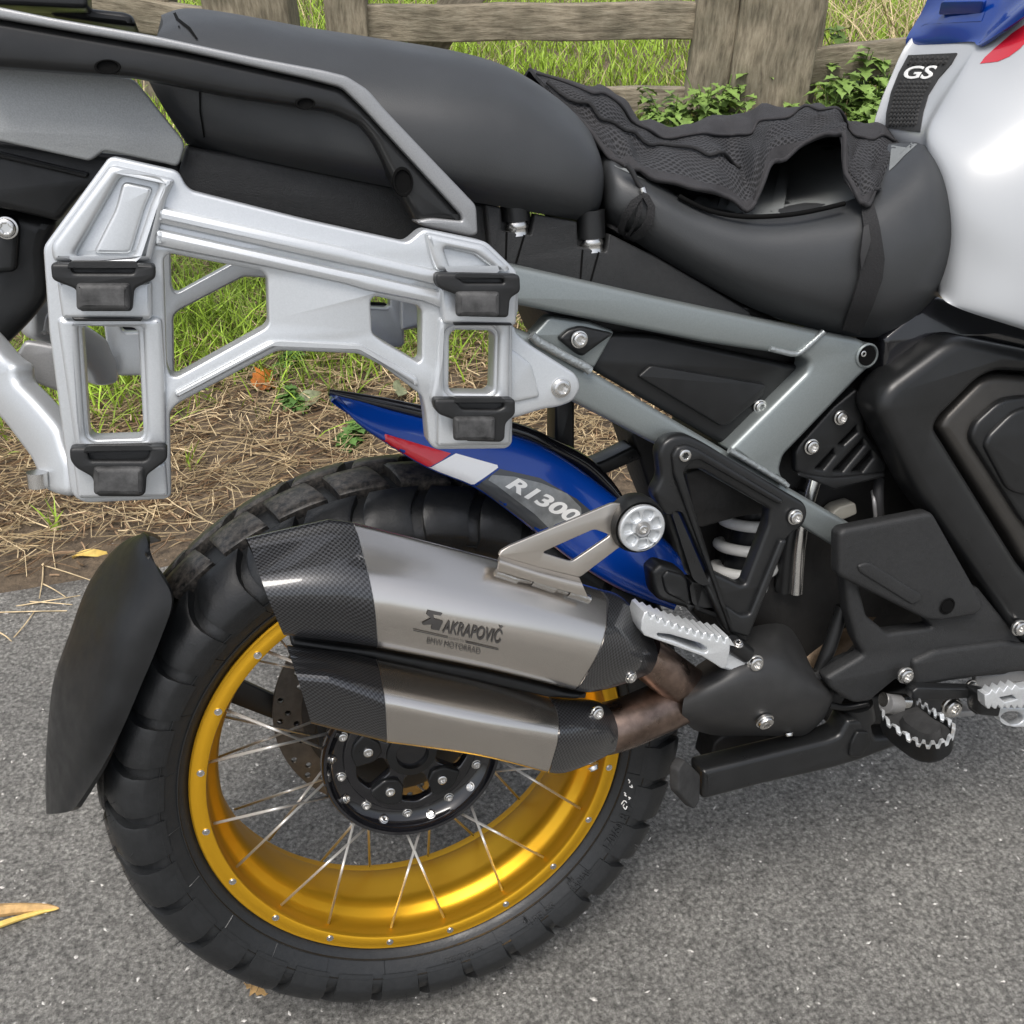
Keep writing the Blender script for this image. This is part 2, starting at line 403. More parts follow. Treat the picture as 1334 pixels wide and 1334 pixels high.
def print_text(name, s, quad, objs, off, material, parent, shear=0., bold=.0, thick=0):
    """lettering in the pixel quad (bottom-left, bottom-right, top-right, top-left) laid on surfaces"""
    bm = text_bm(s, shear=shear, bold=bold); a, b, c, d = [Vector(q) for q in quad]
    for v in bm.verts:
        x, y = v.co.x, v.co.y; q = a*(1-x)*(1-y)+b*x*(1-y)+c*x*y+d*(1-x)*y; v.co = (q.x, q.y, 0)
    drape_bm(bm, objs, off)
    if thick:
        bmesh.ops.recalc_face_normals(bm, faces=bm.faces); bmesh.ops.solidify(bm, geom=bm.faces[:], thickness=-thick)
    return link(name, bm_mesh(bm), material, parent, smooth=0)

# ================================================================== the ground
CW_W = BIKE_M@Vector(CAMB)
R3 = BIKE_M.to_3x3()
def wray(px, py): return (R3@Vector(ray(px, py))).normalized()
def on_z(px, py, z=0.0):
    r = wray(px, py); t = (z-CW_W.z)/r.z; return CW_W+r*t
E0 = on_z(0, 792); E1 = on_z(860, 655)                     # edge of the asphalt
EU = (E1-E0).normalized(); EN = Vector((-EU.y, EU.x, 0))
if EN.y < 0: EN = -EN
def sdist(x, y): return (x-E0.x)*EN.x+(y-E0.y)*EN.y        # metres beyond the edge of the asphalt
def smooth(a, b, t):
    t = np.clip((t-a)/(b-a), 0, 1); return t*t*(3-2*t)
def wob(x, y):
    return (np.sin(x*5.1+1.3)*np.cos(y*4.3+.4)+.6*np.sin(x*11.3+y*7.7)+.4*np.sin(x*23.1-y*19.7+2))*.5
def gheight(x, y):
    s = sdist(x, y)
    return -.012+.020*smooth(-.05, .12, s)+.33*smooth(.18, 1.9, s)+.03*np.maximum(s-2.2, 0)+.010*wob(x, y)*smooth(-.05, .5, s)
def gpix(px, py):
    r = wray(px, py); t = .5
    for _ in range(4000):
        q = CW_W+r*t
        if q.z < max(0.0, gheight(q.x, q.y)): return q
        t += .01
    return q

def ground_material():
    m = bpy.data.materials.new('asphalt'); m.use_nodes = True; nt = m.node_tree; b = nt.nodes['Principled BSDF']; L = nt.links.new
    tc = nt.nodes.new('ShaderNodeTexCoord')
    def noise(scale, detail=6, rough=.6):
        n = nt.nodes.new('ShaderNodeTexNoise'); n.inputs['Scale'].default_value = scale; n.inputs['Detail'].default_value = detail; n.inputs['Roughness'].default_value = rough
        L(tc.outputs['Object'], n.inputs['Vector']); return n
    def ramp(src, *stops):
        r = nt.nodes.new('ShaderNodeValToRGB'); els = r.color_ramp.elements
        while len(els) < len(stops): els.new(.5)
        for e, (p, c) in zip(els, stops): e.position = p; e.color = (*c, 1)
        L(src, r.inputs[0]); return r
    def mix(fac, a, bb, mode='MIX'):
        x = nt.nodes.new('ShaderNodeMix'); x.data_type = 'RGBA'; x.blend_type = mode
        if isinstance(fac, float): x.inputs[0].default_value = fac
        else: L(fac, x.inputs[0])
        L(a, x.inputs[6]); L(bb, x.inputs[7]); return x.outputs[2]
    v1 = nt.nodes.new('ShaderNodeTexVoronoi'); v1.feature = 'SMOOTH_F1'; v1.inputs['Scale'].default_value = 170; v1.inputs['Smoothness'].default_value = .6; L(tc.outputs['Object'], v1.inputs['Vector'])
    v2 = nt.nodes.new('ShaderNodeTexVoronoi'); v2.inputs['Scale'].default_value = 80; v2.inputs['Randomness'].default_value = 1; L(tc.outputs['Object'], v2.inputs['Vector'])
    fine = noise(185, 10, .82)
    stone = ramp(fine.outputs['Fac'], (.35, (.045, .043, .039)), (.44, (.225, .219, .204)), (.55, (.400, .388, .360)), (.66, (.68, .66, .61)))
    gap = ramp(v1.outputs['Distance'], (.30, (1.05, 1.05, 1.05)), (.75, (.62, .62, .62)))
    col = mix(1.0, stone.outputs[0], gap.outputs[0], 'MULTIPLY')
    big = ramp(noise(2.3, 8).outputs['Fac'], (.3, (.84, .84, .84)), (.7, (1.12, 1.11, 1.09)))
    col = mix(1.0, col, big.outputs[0], 'MULTIPLY')
    mid = ramp(noise(28, 5).outputs['Fac'], (.3, (.8, .8, .8)), (.7, (1.15, 1.15, 1.15)))
    col = mix(1.0, col, mid.outputs[0], 'MULTIPLY')
    # pale chips
    sep = nt.nodes.new('ShaderNodeSeparateColor'); L(v2.outputs['Color'], sep.inputs[0])
    chip = nt.nodes.new('ShaderNodeMath'); chip.operation = 'GREATER_THAN'; chip.inputs[1].default_value = .94; L(sep.outputs[0], chip.inputs[0])
    near = nt.nodes.new('ShaderNodeMath'); near.operation = 'LESS_THAN'; L(v2.outputs['Distance'], near.inputs[0])
    nn = noise(230, 4, .8); nmul = nt.nodes.new('ShaderNodeMapRange'); nmul.inputs[1].default_value = .44; nmul.inputs[2].default_value = .72; nmul.inputs[3].default_value = 0; nmul.inputs[4].default_value = .42; L(nn.outputs['Fac'], nmul.inputs[0]); L(nmul.outputs[0], near.inputs[1])
    both = nt.nodes.new('ShaderNodeMath'); both.operation = 'MULTIPLY'; L(chip.outputs[0], both.inputs[0]); L(near.outputs[0], both.inputs[1])
    pale = nt.nodes.new('ShaderNodeRGB'); pale.outputs[0].default_value = (.50, .485, .46, 1)
    col = mix(both.outputs[0], col, pale.outputs[0])
    # dark dirt towards the verge: a coordinate across the road edge
    sx = nt.nodes.new('ShaderNodeSeparateXYZ'); L(tc.outputs['Object'], sx.inputs[0])
    def math_(op, a, bb):
        x = nt.nodes.new('ShaderNodeMath'); x.operation = op
        for i, q in enumerate((a, bb)):
            if isinstance(q, (int, float)): x.inputs[i].default_value = q
            else: L(q, x.inputs[i])
        return x.outputs[0]
    s = math_('ADD', math_('MULTIPLY', math_('SUBTRACT', sx.outputs[0], E0.x), EN.x), math_('MULTIPLY', math_('SUBTRACT', sx.outputs[1], E0.y), EN.y))
    s = math_('ADD', s, math_('MULTIPLY', math_('SUBTRACT', noise(9, 7).outputs['Fac'], .5), .28))
    dirt = ramp(s, (.0, (0, 0, 0)), (.16, (1, 1, 1)))
    dcol = ramp(noise(130, 8, .7).outputs['Fac'], (.3, (.030, .026, .022)), (.6, (.075, .064, .052)), (.8, (.15, .13, .11)))
    col = mix(dirt.outputs[0], col, dcol.outputs[0])
    L(col, b.inputs['Base Color']); b.inputs['Roughness'].default_value = .82; b.inputs['Specular IOR Level'].default_value = .35
    h = math_('ADD', math_('MULTIPLY', v1.outputs['Distance'], -.45), math_('MULTIPLY', fine.outputs['Fac'], 1.3))
    bp = nt.nodes.new('ShaderNodeBump'); bp.inputs['Strength'].default_value = 1.0; bp.inputs['Distance'].default_value = .007
    L(h, bp.inputs['Height']); L(bp.outputs[0], b.inputs['Normal'])
    MATS['asphalt'] = m
ground_material()
def soil_material():
    m = bpy.data.materials.new('soil'); m.use_nodes = True; nt = m.node_tree; b = nt.nodes['Principled BSDF']; L = nt.links.new
    tc = nt.nodes.new('ShaderNodeTexCoord')
    n = nt.nodes.new('ShaderNodeTexNoise'); n.inputs['Scale'].default_value = 60; n.inputs['Detail'].default_value = 9; n.inputs['Roughness'].default_value = .75; L(tc.outputs['Object'], n.inputs['Vector'])
    r = nt.nodes.new('ShaderNodeValToRGB'); e = r.color_ramp.elements
    e[0].position = .3; e[0].color = (.045, .034, .024, 1); e[1].position = .72; e[1].color = (.21, .155, .10, 1)
    L(n.outputs['Fac'], r.inputs[0]); L(r.outputs[0], b.inputs['Base Color']); b.inputs['Roughness'].default_value = .95
    bp = nt.nodes.new('ShaderNodeBump'); bp.inputs['Strength'].default_value = 1; bp.inputs['Distance'].default_value = .01; L(n.outputs['Fac'], bp.inputs['Height']); L(bp.outputs[0], b.inputs['Normal'])
    MATS['soil'] = m
soil_material()
def leafy(name, c, rough=.6, var=.3, scale=8., trans=.0):
    m = mat(name, c, rough, 0, noise=(scale, var), spec=.25)
    return m
leafy('grass_blade', (.165, .245, .038), .5, .6, 14.); leafy('grass_bright', (.29, .43, .050), .5, .5, 11.); leafy('straw', (.52, .41, .25), .75, .5, 26.); leafy('straw_brown', (.26, .175, .105), .8, .5, 26.)
leafy('weed_leaf', (.085, .165, .040), .5, .35, 30.); leafy('nettle_leaf', (.16, .25, .06), .5, .4, 22.); leafy('leaf_orange', (.36, .12, .022), .6, .5, 60.); leafy('leaf_tan', (.50, .32, .14), .7, .35, 60.); leafy('leaf_yellow', (.62, .44, .12), .6, .3, 60.)
leafy('leaf_grey', (.20, .22, .13), .7, .4, 60.); leafy('stone_chip', (.30, .28, .26), .8, .3, 90.)

def wood_material():
    m = bpy.data.materials.new('weathered_wood'); m.use_nodes = True; nt = m.node_tree; b = nt.nodes['Principled BSDF']; L = nt.links.new
    uv = nt.nodes.new('ShaderNodeUVMap'); uv.uv_map = 'UVMap'
    mp = nt.nodes.new('ShaderNodeMapping'); mp.inputs['Scale'].default_value = (13, 75, 1); L(uv.outputs[0], mp.inputs['Vector'])
    n = nt.nodes.new('ShaderNodeTexNoise'); n.inputs['Scale'].default_value = 1; n.inputs['Detail'].default_value = 8; n.inputs['Roughness'].default_value = .7; L(mp.outputs[0], n.inputs['Vector'])
    r = nt.nodes.new('ShaderNodeValToRGB'); e = r.color_ramp.elements; e.new(.5)
    for k, (p, c) in enumerate(((.3, (.10, .082, .060)), (.52, (.27, .235, .18)), (.75, (.42, .38, .31)))): e[k].position = p; e[k].color = (*c, 1)
    L(n.outputs['Fac'], r.inputs[0])
    n2 = nt.nodes.new('ShaderNodeTexNoise'); n2.inputs['Scale'].default_value = 7; n2.inputs['Detail'].default_value = 7; L(uv.outputs[0], n2.inputs['Vector'])
    r2 = nt.nodes.new('ShaderNodeValToRGB'); e = r2.color_ramp.elements; e[0].position = .35; e[0].color = (.55, .55, .5, 1); e[1].position = .65; e[1].color = (1.1, 1.08, 1.02, 1)
    L(n2.outputs['Fac'], r2.inputs[0])
    x = nt.nodes.new('ShaderNodeMix'); x.data_type = 'RGBA'; x.blend_type = 'MULTIPLY'; x.inputs[0].default_value = 1; L(r.outputs[0], x.inputs[6]); L(r2.outputs[0], x.inputs[7]); L(x.outputs[2], b.inputs['Base Color'])
    b.inputs['Roughness'].default_value = .85
    bp = nt.nodes.new('ShaderNodeBump'); bp.inputs['Strength'].default_value = .8; bp.inputs['Distance'].default_value = .006; L(n.outputs['Fac'], bp.inputs['Height']); L(bp.outputs[0], b.inputs['Normal'])
    MATS['wood'] = m
wood_material()

# road: one sheet from far in front of the verge to far behind the camera
bm = bmesh.new()
q = [E0-EU*90+EN*.35, E0+EU*90+EN*.35, E0+EU*90-EN*70, E0-EU*90-EN*70]
bm.faces.new([bm.verts.new((v.x, v.y, 0)) for v in q])
tag(link('road', bm_mesh(bm), 'asphalt', smooth=0), kind='structure')
# verge: fine grid near, coarse out to the horizon
us = np.concatenate([np.linspace(-90, -5, 14), np.linspace(-4.5, 6.5, 190), np.linspace(7.5, 90, 14)])
ss = np.concatenate([np.linspace(-.06, 3.5, 110), np.linspace(3.7, 9, 20), np.linspace(11, 120, 14)])
U, S = np.meshgrid(us, ss, indexing='ij')
X = E0.x+EU.x*U+EN.x*S; Y = E0.y+EU.y*U+EN.y*S; H = gheight(X, Y)+(np.random.rand(*X.shape)-.5)*.012*smooth(.02, .3, S)
tag(link('verge', grid_mesh(np.stack([X, Y, H], 2)), 'soil', smooth=60), kind='structure')

# ------------------------------------------------------------------ ground cover
GC = []
def blades(name, pts, hrange, wrange, material, lean=.5, seg=3, curl=.6):
    """many single blades in one mesh: pts is (n, 3)"""
    n = len(pts); rng = np.random
    h = rng.uniform(*hrange, n); w = rng.uniform(*wrange, n); az = rng.rand(n)*2*np.pi; ln = rng.rand(n)*lean; fa = rng.rand(n)*2*np.pi
    V = np.zeros((n, seg*2+1, 3))
    dirx, diry = np.cos(az), np.sin(az); sx, sy = np.cos(fa), np.sin(fa)
    for k in range(seg+1):
        t = k/seg; out = ln*h*(t+curl*t*t*1.2); z = h*t*(1-.25*ln*t)
        c = np.stack([pts[:, 0]+dirx*out, pts[:, 1]+diry*out, pts[:, 2]+z-.005], 1)
        if k == seg: V[:, -1] = c
        else:
            ww = w*(1-.65*t)*.5
            V[:, 2*k] = c+np.stack([sx*ww, sy*ww, 0*ww], 1); V[:, 2*k+1] = c-np.stack([sx*ww, sy*ww, 0*ww], 1)
    base = (np.arange(n)*(seg*2+1))[:, None]; F = []
    quads = [base+np.array([2*k, 2*k+1, 2*k+3, 2*k+2]) for k in range(seg-1)]; tri = base+np.array([2*seg-2, 2*seg-1, 2*seg])
    faces = np.concatenate(quads).tolist()+tri.tolist()
    me = bpy.data.meshes.new(name); me.from_pydata(V.reshape(-1, 3).tolist(), [], faces)
    return link(name, me, material, smooth=0)
def sticks(name, pts, lrange, rrange, material, lift=.012, tilt=.25):
    n = len(pts); rng = np.random
    l = rng.uniform(*lrange, n)*rng.uniform(.4, 1, n); r = rng.uniform(*rrange, n); az = rng.normal(.35, .9, n); tl = rng.normal(0, tilt, n)*.6
    d = np.stack([np.cos(az)*np.cos(tl), np.sin(az)*np.cos(tl), np.sin(tl)], 1)
    side = np.stack([-np.sin(az), np.cos(az), 0*az], 1); up = np.cross(d, side); bend = rng.normal(0, .07, n)
    c = pts+np.stack([0*l, 0*l, lift*rng.rand(n)], 1)
    V = np.zeros((n, 9, 3))
    for e, s in enumerate((-.5, 0, .5)):
        q = c+d*(s*l)[:, None]+side*((.25-s*s)*l*bend*4)[:, None]
        for k in range(3):
            a = 2*np.pi*k/3; V[:, e*3+k] = q+(side*math.cos(a)+up*math.sin(a))*r[:, None]
    base = (np.arange(n)*9)[:, None]
    F = np.concatenate([base+np.array(x) for e in (0, 3) for x in ([e, e+1, e+4, e+3], [e+1, e+2, e+5, e+4], [e+2, e, e+3, e+5])]).tolist()
    me = bpy.data.meshes.new(name); me.from_pydata(V.reshape(-1, 3).tolist(), [], F); return link(name, me, material, smooth=0)
def scatter(n, u0, u1, s0, s1, dens=None):
    u = np.random.uniform(u0, u1, n); s = np.random.uniform(s0, s1, n)
    if dens is not None:
        k = np.random.rand(n) < dens(u, s); u, s = u[k], s[k]
    x = E0.x+EU.x*u+EN.x*s; y = E0.y+EU.y*u+EN.y*s
    return np.stack([x, y, np.maximum(0, gheight(x, y))], 1)
def us_of(p): v = p-E0; return (v.x*EU.x+v.y*EU.y, v.x*EN.x+v.y*EN.y)
# where the photo shows straw and where it shows grass
UA, SA = us_of(gpix(0, 715)); UB_, SB_ = us_of(gpix(860, 600)); _, SG = us_of(gpix(300, 510)); _, SF = us_of(gpix(985, 160))
UL = us_of(gpix(0, 100))[0]; UR = us_of(gpix(1334, 100))[0]
print('edge u,s', UA, SA, UB_, SB_, 'grass s', SG, 'fence s', SF, 'u span', UL, UR, 'fence dist', (gpix(985, 160)-CW_W).length)
clump = lambda u, s: .5+.5*np.sin(u*6.1+1.7*np.sin(s*5))*np.sin(s*7.3+1.1*np.sin(u*4.3))
tag(sticks('straw_litter', scatter(34000, -2.2, 3.4, .10, 1.7, lambda u, s: smooth(.04, .24, s+.06*wob(u*2, s))*(1-.75*smooth(SG-.05, SG+.35, s))), (.03, .17), (.0005, .0015), 'straw', lift=.03),
    'pale dry straw and grass clippings strewn over the verge', 'straw', kind='stuff')
tag(sticks('brown_litter', scatter(20000, -2.2, 3.4, .06, 1.6, lambda u, s: smooth(.02, .2, s+.06*wob(u*2, s))*(1-.7*smooth(SG, SG+.4, s))), (.02, .11), (.0006, .0019), 'straw_brown', lift=.018),
    'brown dead stems under the pale straw of the verge', 'dead grass', kind='stuff')
gd = lambda u, s: smooth(SG-.12, SG+.22, s+.12*wob(u*1.7, s*2))*(.25+.75*clump(u, s))
tag(blades('verge_grass', scatter(56000, -2.6, 3.6, SG-.2, SF-.45, gd), (.03, .11), (.002, .0055), 'grass_blade', lean=.9), 'green grass tufts growing on the verge behind the straw', 'grass', kind='stuff')
tag(blades('short_grass', scatter(26000, -2.6, 3.8, SF-.5, SF+.12), (.02, .065), (.002, .005), 'grass_blade', lean=.8), 'short grass at the foot of the gate', 'grass', kind='stuff')
tag(blades('field_grass', scatter(110000, UL-1.2, UR+1.5, SF+.10, SF+6.5, lambda u, s: np.clip(1.15-(s-SF)*.11, .3, 1)), (.025, .085), (.003, .008), 'grass_bright', lean=.7), 'bright green meadow grass beyond the wooden gate', 'grass', kind='stuff')
tag(blades('dry_stalks', scatter(600, us_of(gpix(1050, 60))[0]-.1, UR+1.0, SF+.05, SF+1.4), (.25, .6), (.003, .006), 'straw', lean=1.3, curl=.5), 'tall dry straw-coloured stalks beyond the fence near the tank', 'dry grass', kind='stuff')
tag(blades('dead_meadow_grass', scatter(2600, UL-1, UR+1, SF-.1, SF+5), (.05, .15), (.003, .007), 'straw', lean=1.2), 'dead straw blades mixed into the bright meadow grass', 'dry grass', kind='stuff')
for k, (px, py, n, sp, hh) in enumerate(((230, 470, 260, .10, .15), (150, 450, 160, .08, .13), (285, 440, 160, .09, .13), (60, 520, 140, .07, .13), (440, 480, 120, .09, .12), (600, 450, 120, .08, .12), (150, 540, 120, .07, .11))):
    c = gpix(px, py); a = np.random.normal(0, sp, (n, 2)); pts = np.stack([c.x+a[:, 0], c.y+a[:, 1], gheight(c.x+a[:, 0], c.y+a[:, 1])], 1)
    GC.append(pts)
tag(blades('grass_tufts', np.concatenate(GC), (.06, .14), (.003, .0065), 'grass_bright', lean=.8), 'brighter dense grass tufts seen through the silver carrier openings', 'grass', kind='stuff')
# gravel chips on the dirty edge
def chips(pts, r0, r1):
    """angular stone chips, all in one mesh"""
    n = len(pts); rng = np.random
    base = np.array([(1, 0, 0), (-1, 0, 0), (0, 1, 0), (0, -1, 0), (0, 0, 1), (0, 0, -1)], float)
    F = np.array([(0, 2, 4), (2, 1, 4), (1, 3, 4), (3, 0, 4), (2, 0, 5), (1, 2, 5), (3, 1, 5), (0, 3, 5)])
    r = r0+(r1-r0)*rng.rand(n)**2.5; a = rng.rand(n)*6.283; sc = np.stack([rng.uniform(.7, 1.5, n), rng.uniform(.45, .9, n), rng.uniform(.4, .7, n)], 1)
    V = base[None]*(r[:, None]*sc)[:, None, :]*(1+rng.uniform(-.3, .3, (n, 6, 1))); c, q = np.cos(a)[:, None], np.sin(a)[:, None]
    W = np.stack([V[:, :, 0]*c-V[:, :, 1]*q, V[:, :, 0]*q+V[:, :, 1]*c, V[:, :, 2]+.3*r[:, None]], 2)+pts[:, None, :]
    me = bpy.data.meshes.new('chips'); me.from_pydata(W.reshape(-1, 3).tolist(), [], (F[None]+(np.arange(n)*6)[:, None, None]).reshape(-1, 3).tolist()); return me
leafy('pale_chip', (.52, .50, .47), .7, .35, 300.)
rp0 = scatter(11000, -1.6, 2.6, -1.9, .0); rp0[:, 2] = -.0006
tag(link('road_chips', chips(rp0, .0008, .0032), 'pale_chip', smooth=0), 'tiny pale stone chips set in the asphalt', 'stone chips', kind='stuff')
tag(link('gravel', chips(scatter(700, -1.8, 3., -.25, .25), .0012, .0045), 'stone_chip', smooth=0), 'small grey gravel chips along the dirty asphalt edge', 'gravel', kind='stuff')

# ------------------------------------------------------------------ gate, posts and fence
GB = gpix(985, 160); HEAD = Vector((wray(667, 300).x, wray(667, 300).y, 0)).normalized(); GDIR = Vector((HEAD.y, -HEAD.x, 0))
if GDIR.x < 0: GDIR = -GDIR
GDIR = (Matrix.Rotation(math.radians(-2), 3, 'Z')@GDIR)
GNRM = Vector((-GDIR.y, GDIR.x, 0));  GNRM = GNRM if GNRM.dot(HEAD) > 0 else -GNRM
def gate_hit(px, py, off=0.0):
    r = wray(px, py); o = GB+GNRM*off; t = (o-CW_W).dot(GNRM)/r.dot(GNRM); return CW_W+r*t
def beam(name, a, b, width, depth, parent, seg=8, wear=.006, up=None, material='wood'):
    """weathered timber from a to b: width in the gate plane, depth away from the camera"""
    t = (b-a).normalized(); n = GNRM; w = t.cross(n).normalized(); rows = []
    ring = fillet([(-width/2, -depth/2), (width/2, -depth/2), (width/2, depth/2), (-width/2, depth/2)], min(width, depth)*.12, 3)
    ph = random.random()*9
    for i in range(seg+1):
        c = a.lerp(b, i/seg)+w*math.sin(i*1.3+ph)*wear*.4
        rows.append([tuple(c+w*(q[0]+math.sin(i*2.1+k+ph)*wear*.25)+n*q[1]) for k, q in enumerate(ring)])
    return link(name, grid_mesh(rows, True, True), material, parent, smooth=40)
def down(p, z=None):     # foot of a post
    return Vector((p.x, p.y, gheight(p.x, p.y)-.05))
def topw(p, h): return Vector((p.x, p.y, h))
pxm = (GB-CW_W).length/FPX                                  # metres per photo pixel at the gate
gate = tag(empty('field_gate'), 'weathered wooden field gate with horizontal bars and a diagonal brace', 'gate')
ztop = gate_hit(700, -120).z
for px in (456, 924):
    c = gate_hit(px, 60, -.015); beam('gate_stile', down(c)+Vector((0, 0, .09)), topw(c, ztop)+GDIR*(.02 if px > 500 else 0), 47*pxm, .08, gate)
for y0, y1, wpx, off in ((31, 26, 38, .0), (137, 131, 32, .0), (-78, -82, 34, .0)):
    a = gate_hit(430, y0, off-.0); b = gate_hit(950, y1, off-.0); beam('gate_rail', a, b, wpx*pxm, .045, gate, seg=14)
a = gate_hit(545, 75, .055); b = gate_hit(700, -130, .055); beam('brace', a, b, 40*pxm, .035, gate)
for px, wpx, lab in ((335, 98, 'thick square wooden gate post behind the pillion seat'), (1003, 92, 'broad grey-brown wooden gate post beside the leafy weeds')):
    c = gate_hit(px, 80, .0); p = tag(empty('gate_post', None, tuple(down(c))), lab, 'post', 'gate posts')
    o = beam('post', Vector((0, 0, 0)), Vector((0, 0, ztop+.15-down(c).z)), wpx*pxm, .16, p, seg=10, wear=.01)
fr = tag(empty('field_fence'), 'low wooden rail fence right of the gate post, half hidden by weeds', 'fence')
for y0, y1, wpx in ((88, 72, 38), (-60, -82, 38)):
    a = gate_hit(1045, y0, .06); b = gate_hit(1400, y1-28, .02); beam('fence_rail', a, b, wpx*pxm, .05, fr, seg=10)
c = gate_hit(1048, 100, .1); beam('fence_post', down(c), topw(c, ztop-.1), 24*pxm, .08, fr)
fl = tag(empty('field_fence'), 'wooden rail fence left of the gate, behind the grab rail', 'fence')
a = gate_hit(-60, -22, .05); b = gate_hit(290, 36, .05); beam('fence_rail', a, b, 36*pxm, .05, fl, seg=10)
c = gate_hit(208, 60, .1); beam('fence_post', down(c), topw(c, ztop-.05), 50*pxm, .1, fl)

# ------------------------------------------------------------------ weeds and fallen leaves
def leaf_shape(n=5, jag=.0):
    pts = []
    for i in range(n+1):
        t = i/n; w = math.sin(math.pi*min(1, t*1.02)**.8)*.32*(1+jag*((i % 2)*2-1)); pts.append((t, w))
    return pts
def weed(name, base, h, n, size, material, label, cat, group, jag=.35):
    root = tag(empty(name, None, tuple(base)), label, cat, group); st = []; bmL = bmesh.new()
    for k in range(n):
        az = random.random()*6.283; r = random.random()*h*.7; tip = Vector((math.cos(az)*r, math.sin(az)*r, h*random.uniform(.35, 1)))
        st.append(tube_mesh([(0, 0, -.02), tuple(tip*.55+Vector((0, 0, .02))), tuple(tip)], [.003, .0015], seg=5, smooth=2))
        for j in range(11):
            f = random.uniform(.3, 1); c = Vector((tip.x*f, tip.y*f, tip.z*f)); a2 = random.random()*6.283; L_ = size*random.uniform(.6, 1.2)
            d = Vector((math.cos(a2), math.sin(a2), random.uniform(-.3, .5))).normalized(); sd = d.cross(Vector((0, 0, 1))).normalized(); nn_ = sd.cross(d)
            prev = None
            for t, w in leaf_shape(7, jag):
                cc = c+d*(t*L_)+Vector((0, 0, -.35*t*t*L_)); row = [bmL.verts.new(cc+sd*w*L_+nn_*w*L_*.3), bmL.verts.new(cc), bmL.verts.new(cc-sd*w*L_+nn_*w*L_*.3)]
                if prev:
                    bmL.faces.new((prev[0], prev[1], row[1], row[0])); bmL.faces.new((prev[1], prev[2], row[2], row[1]))
                prev = row
    link('stem', join(st), material, root); link('foliage', bm_mesh(bmL), material, root, smooth=60)
    return root
wl = ['jagged green weed at the foot of the broad gate post', 'jagged green weed just right of the broad gate post', 'leafy weed spilling over the low fence rail', 'leafy weed against the white tank edge', 'pale green weed below the lower gate rail', 'low weed between the gate and the gate post', 'dark leafy weed in front of the fence rail, nearest the tank']
for k, (px, py, h, n, s) in enumerate(((915, 150, .22, 9, .09), (1065, 155, .22, 11, .10), (1100, 120, .28, 13, .10), (1135, 140, .24, 12, .10), (870, 150, .16, 9, .08), (935, 135, .2, 8, .08), (1120, 165, .2, 11, .11))):
    b = gpix(px, py+14); b = b-GNRM*.12; b.z = gheight(b.x, b.y)
    weed('weed_plant', b, h, int(n*1.3), s*.62, 'nettle_leaf', wl[k], 'plant', 'weeds at the foot of the gate and fence')
for k, (px, py, lab) in enumerate(((378, 478, 'small ferny green weed right of the orange leaf'), (385, 530, 'small green weed below the lower carrier arm'), (455, 578, 'tiny green weed left of the blue mudguard tip'))):
    b = gpix(px, py); weed('verge_weed', b, .045, 6, .035, 'weed_leaf', lab, 'plant', 'small weeds in the straw')
for k, (px, py, lab) in enumerate(((75, 690, 'short green grass shoot in straw left of the black mudguard'), (246, 612, 'single short green blade beside the lower left carrier latch'))):
    b = gpix(px, py); pts = np.array([tuple(b)]*6)+np.random.normal(0, .006, (6, 3))*np.array([1, 1, 0])
    tag(blades('grass_shoot', pts, (.05, .08), (.005, .008), 'grass_bright', lean=.4), lab, 'grass shoot', 'grass shoots in the straw')
def fallen_leaf(name, px, py, size, material, label, az=0., lift=.004, lobes=0, tilt=.15, wid=1.):
    p = gpix(px, py); bm = bmesh.new(); prev = None
    for t, w in leaf_shape(9, .25 if lobes else 0):
        w *= wid
        if lobes: w *= 1+.5*abs(math.sin(t*9))
        x = (t-.5)*size; cz = .12*size*math.sin(t*3.1); row = [bm.verts.new((x, w*size, cz+.08*size)), bm.verts.new((x, 0, cz)), bm.verts.new((x, -w*size, cz+.1*size*math.cos(t*4)))]
        if prev: bm.faces.new((prev[0], prev[1], row[1], row[0])); bm.faces.new((prev[1], prev[2], row[2], row[1]))
        prev = row
    bmesh.ops.recalc_face_normals(bm, faces=bm.faces); bmesh.ops.solidify(bm, geom=bm.faces[:], thickness=.0006)
    me = bm_mesh(bm); o = link(name, me, material, smooth=60); o.location = (p.x, p.y, p.z+lift); o.rotation_euler = (tilt, -tilt*.5, az)
    return tag(o, label, 'leaf')
fallen_leaf('fallen_leaf', 345, 505, .065, 'leaf_orange', 'curled orange-brown dead leaf on the verge below the carrier arm', .6, .02, 1, .7)
fallen_leaf('fallen_leaf', 336, 1289, .035, 'leaf_tan', 'torn tan leaf scrap on asphalt just below the tyre', 2.6, .003, 1, .2)
fallen_leaf('fallen_leaf', 118, 727, .062, 'leaf_yellow', 'long flat yellow leaf blade above the black spray guard', -.05, .004, 0, .03, .33)
fallen_leaf('fallen_leaf', 405, 530, .06, 'leaf_grey', 'pale grey-green leaf in the grass left of the blue mudguard tip', .3, .02, 0, .5)
fallen_leaf('fallen_leaf', 520, 522, .06, 'leaf_grey', 'pale dead leaf just above the blue mudguard tip', 1.3, .03, 0, .5)
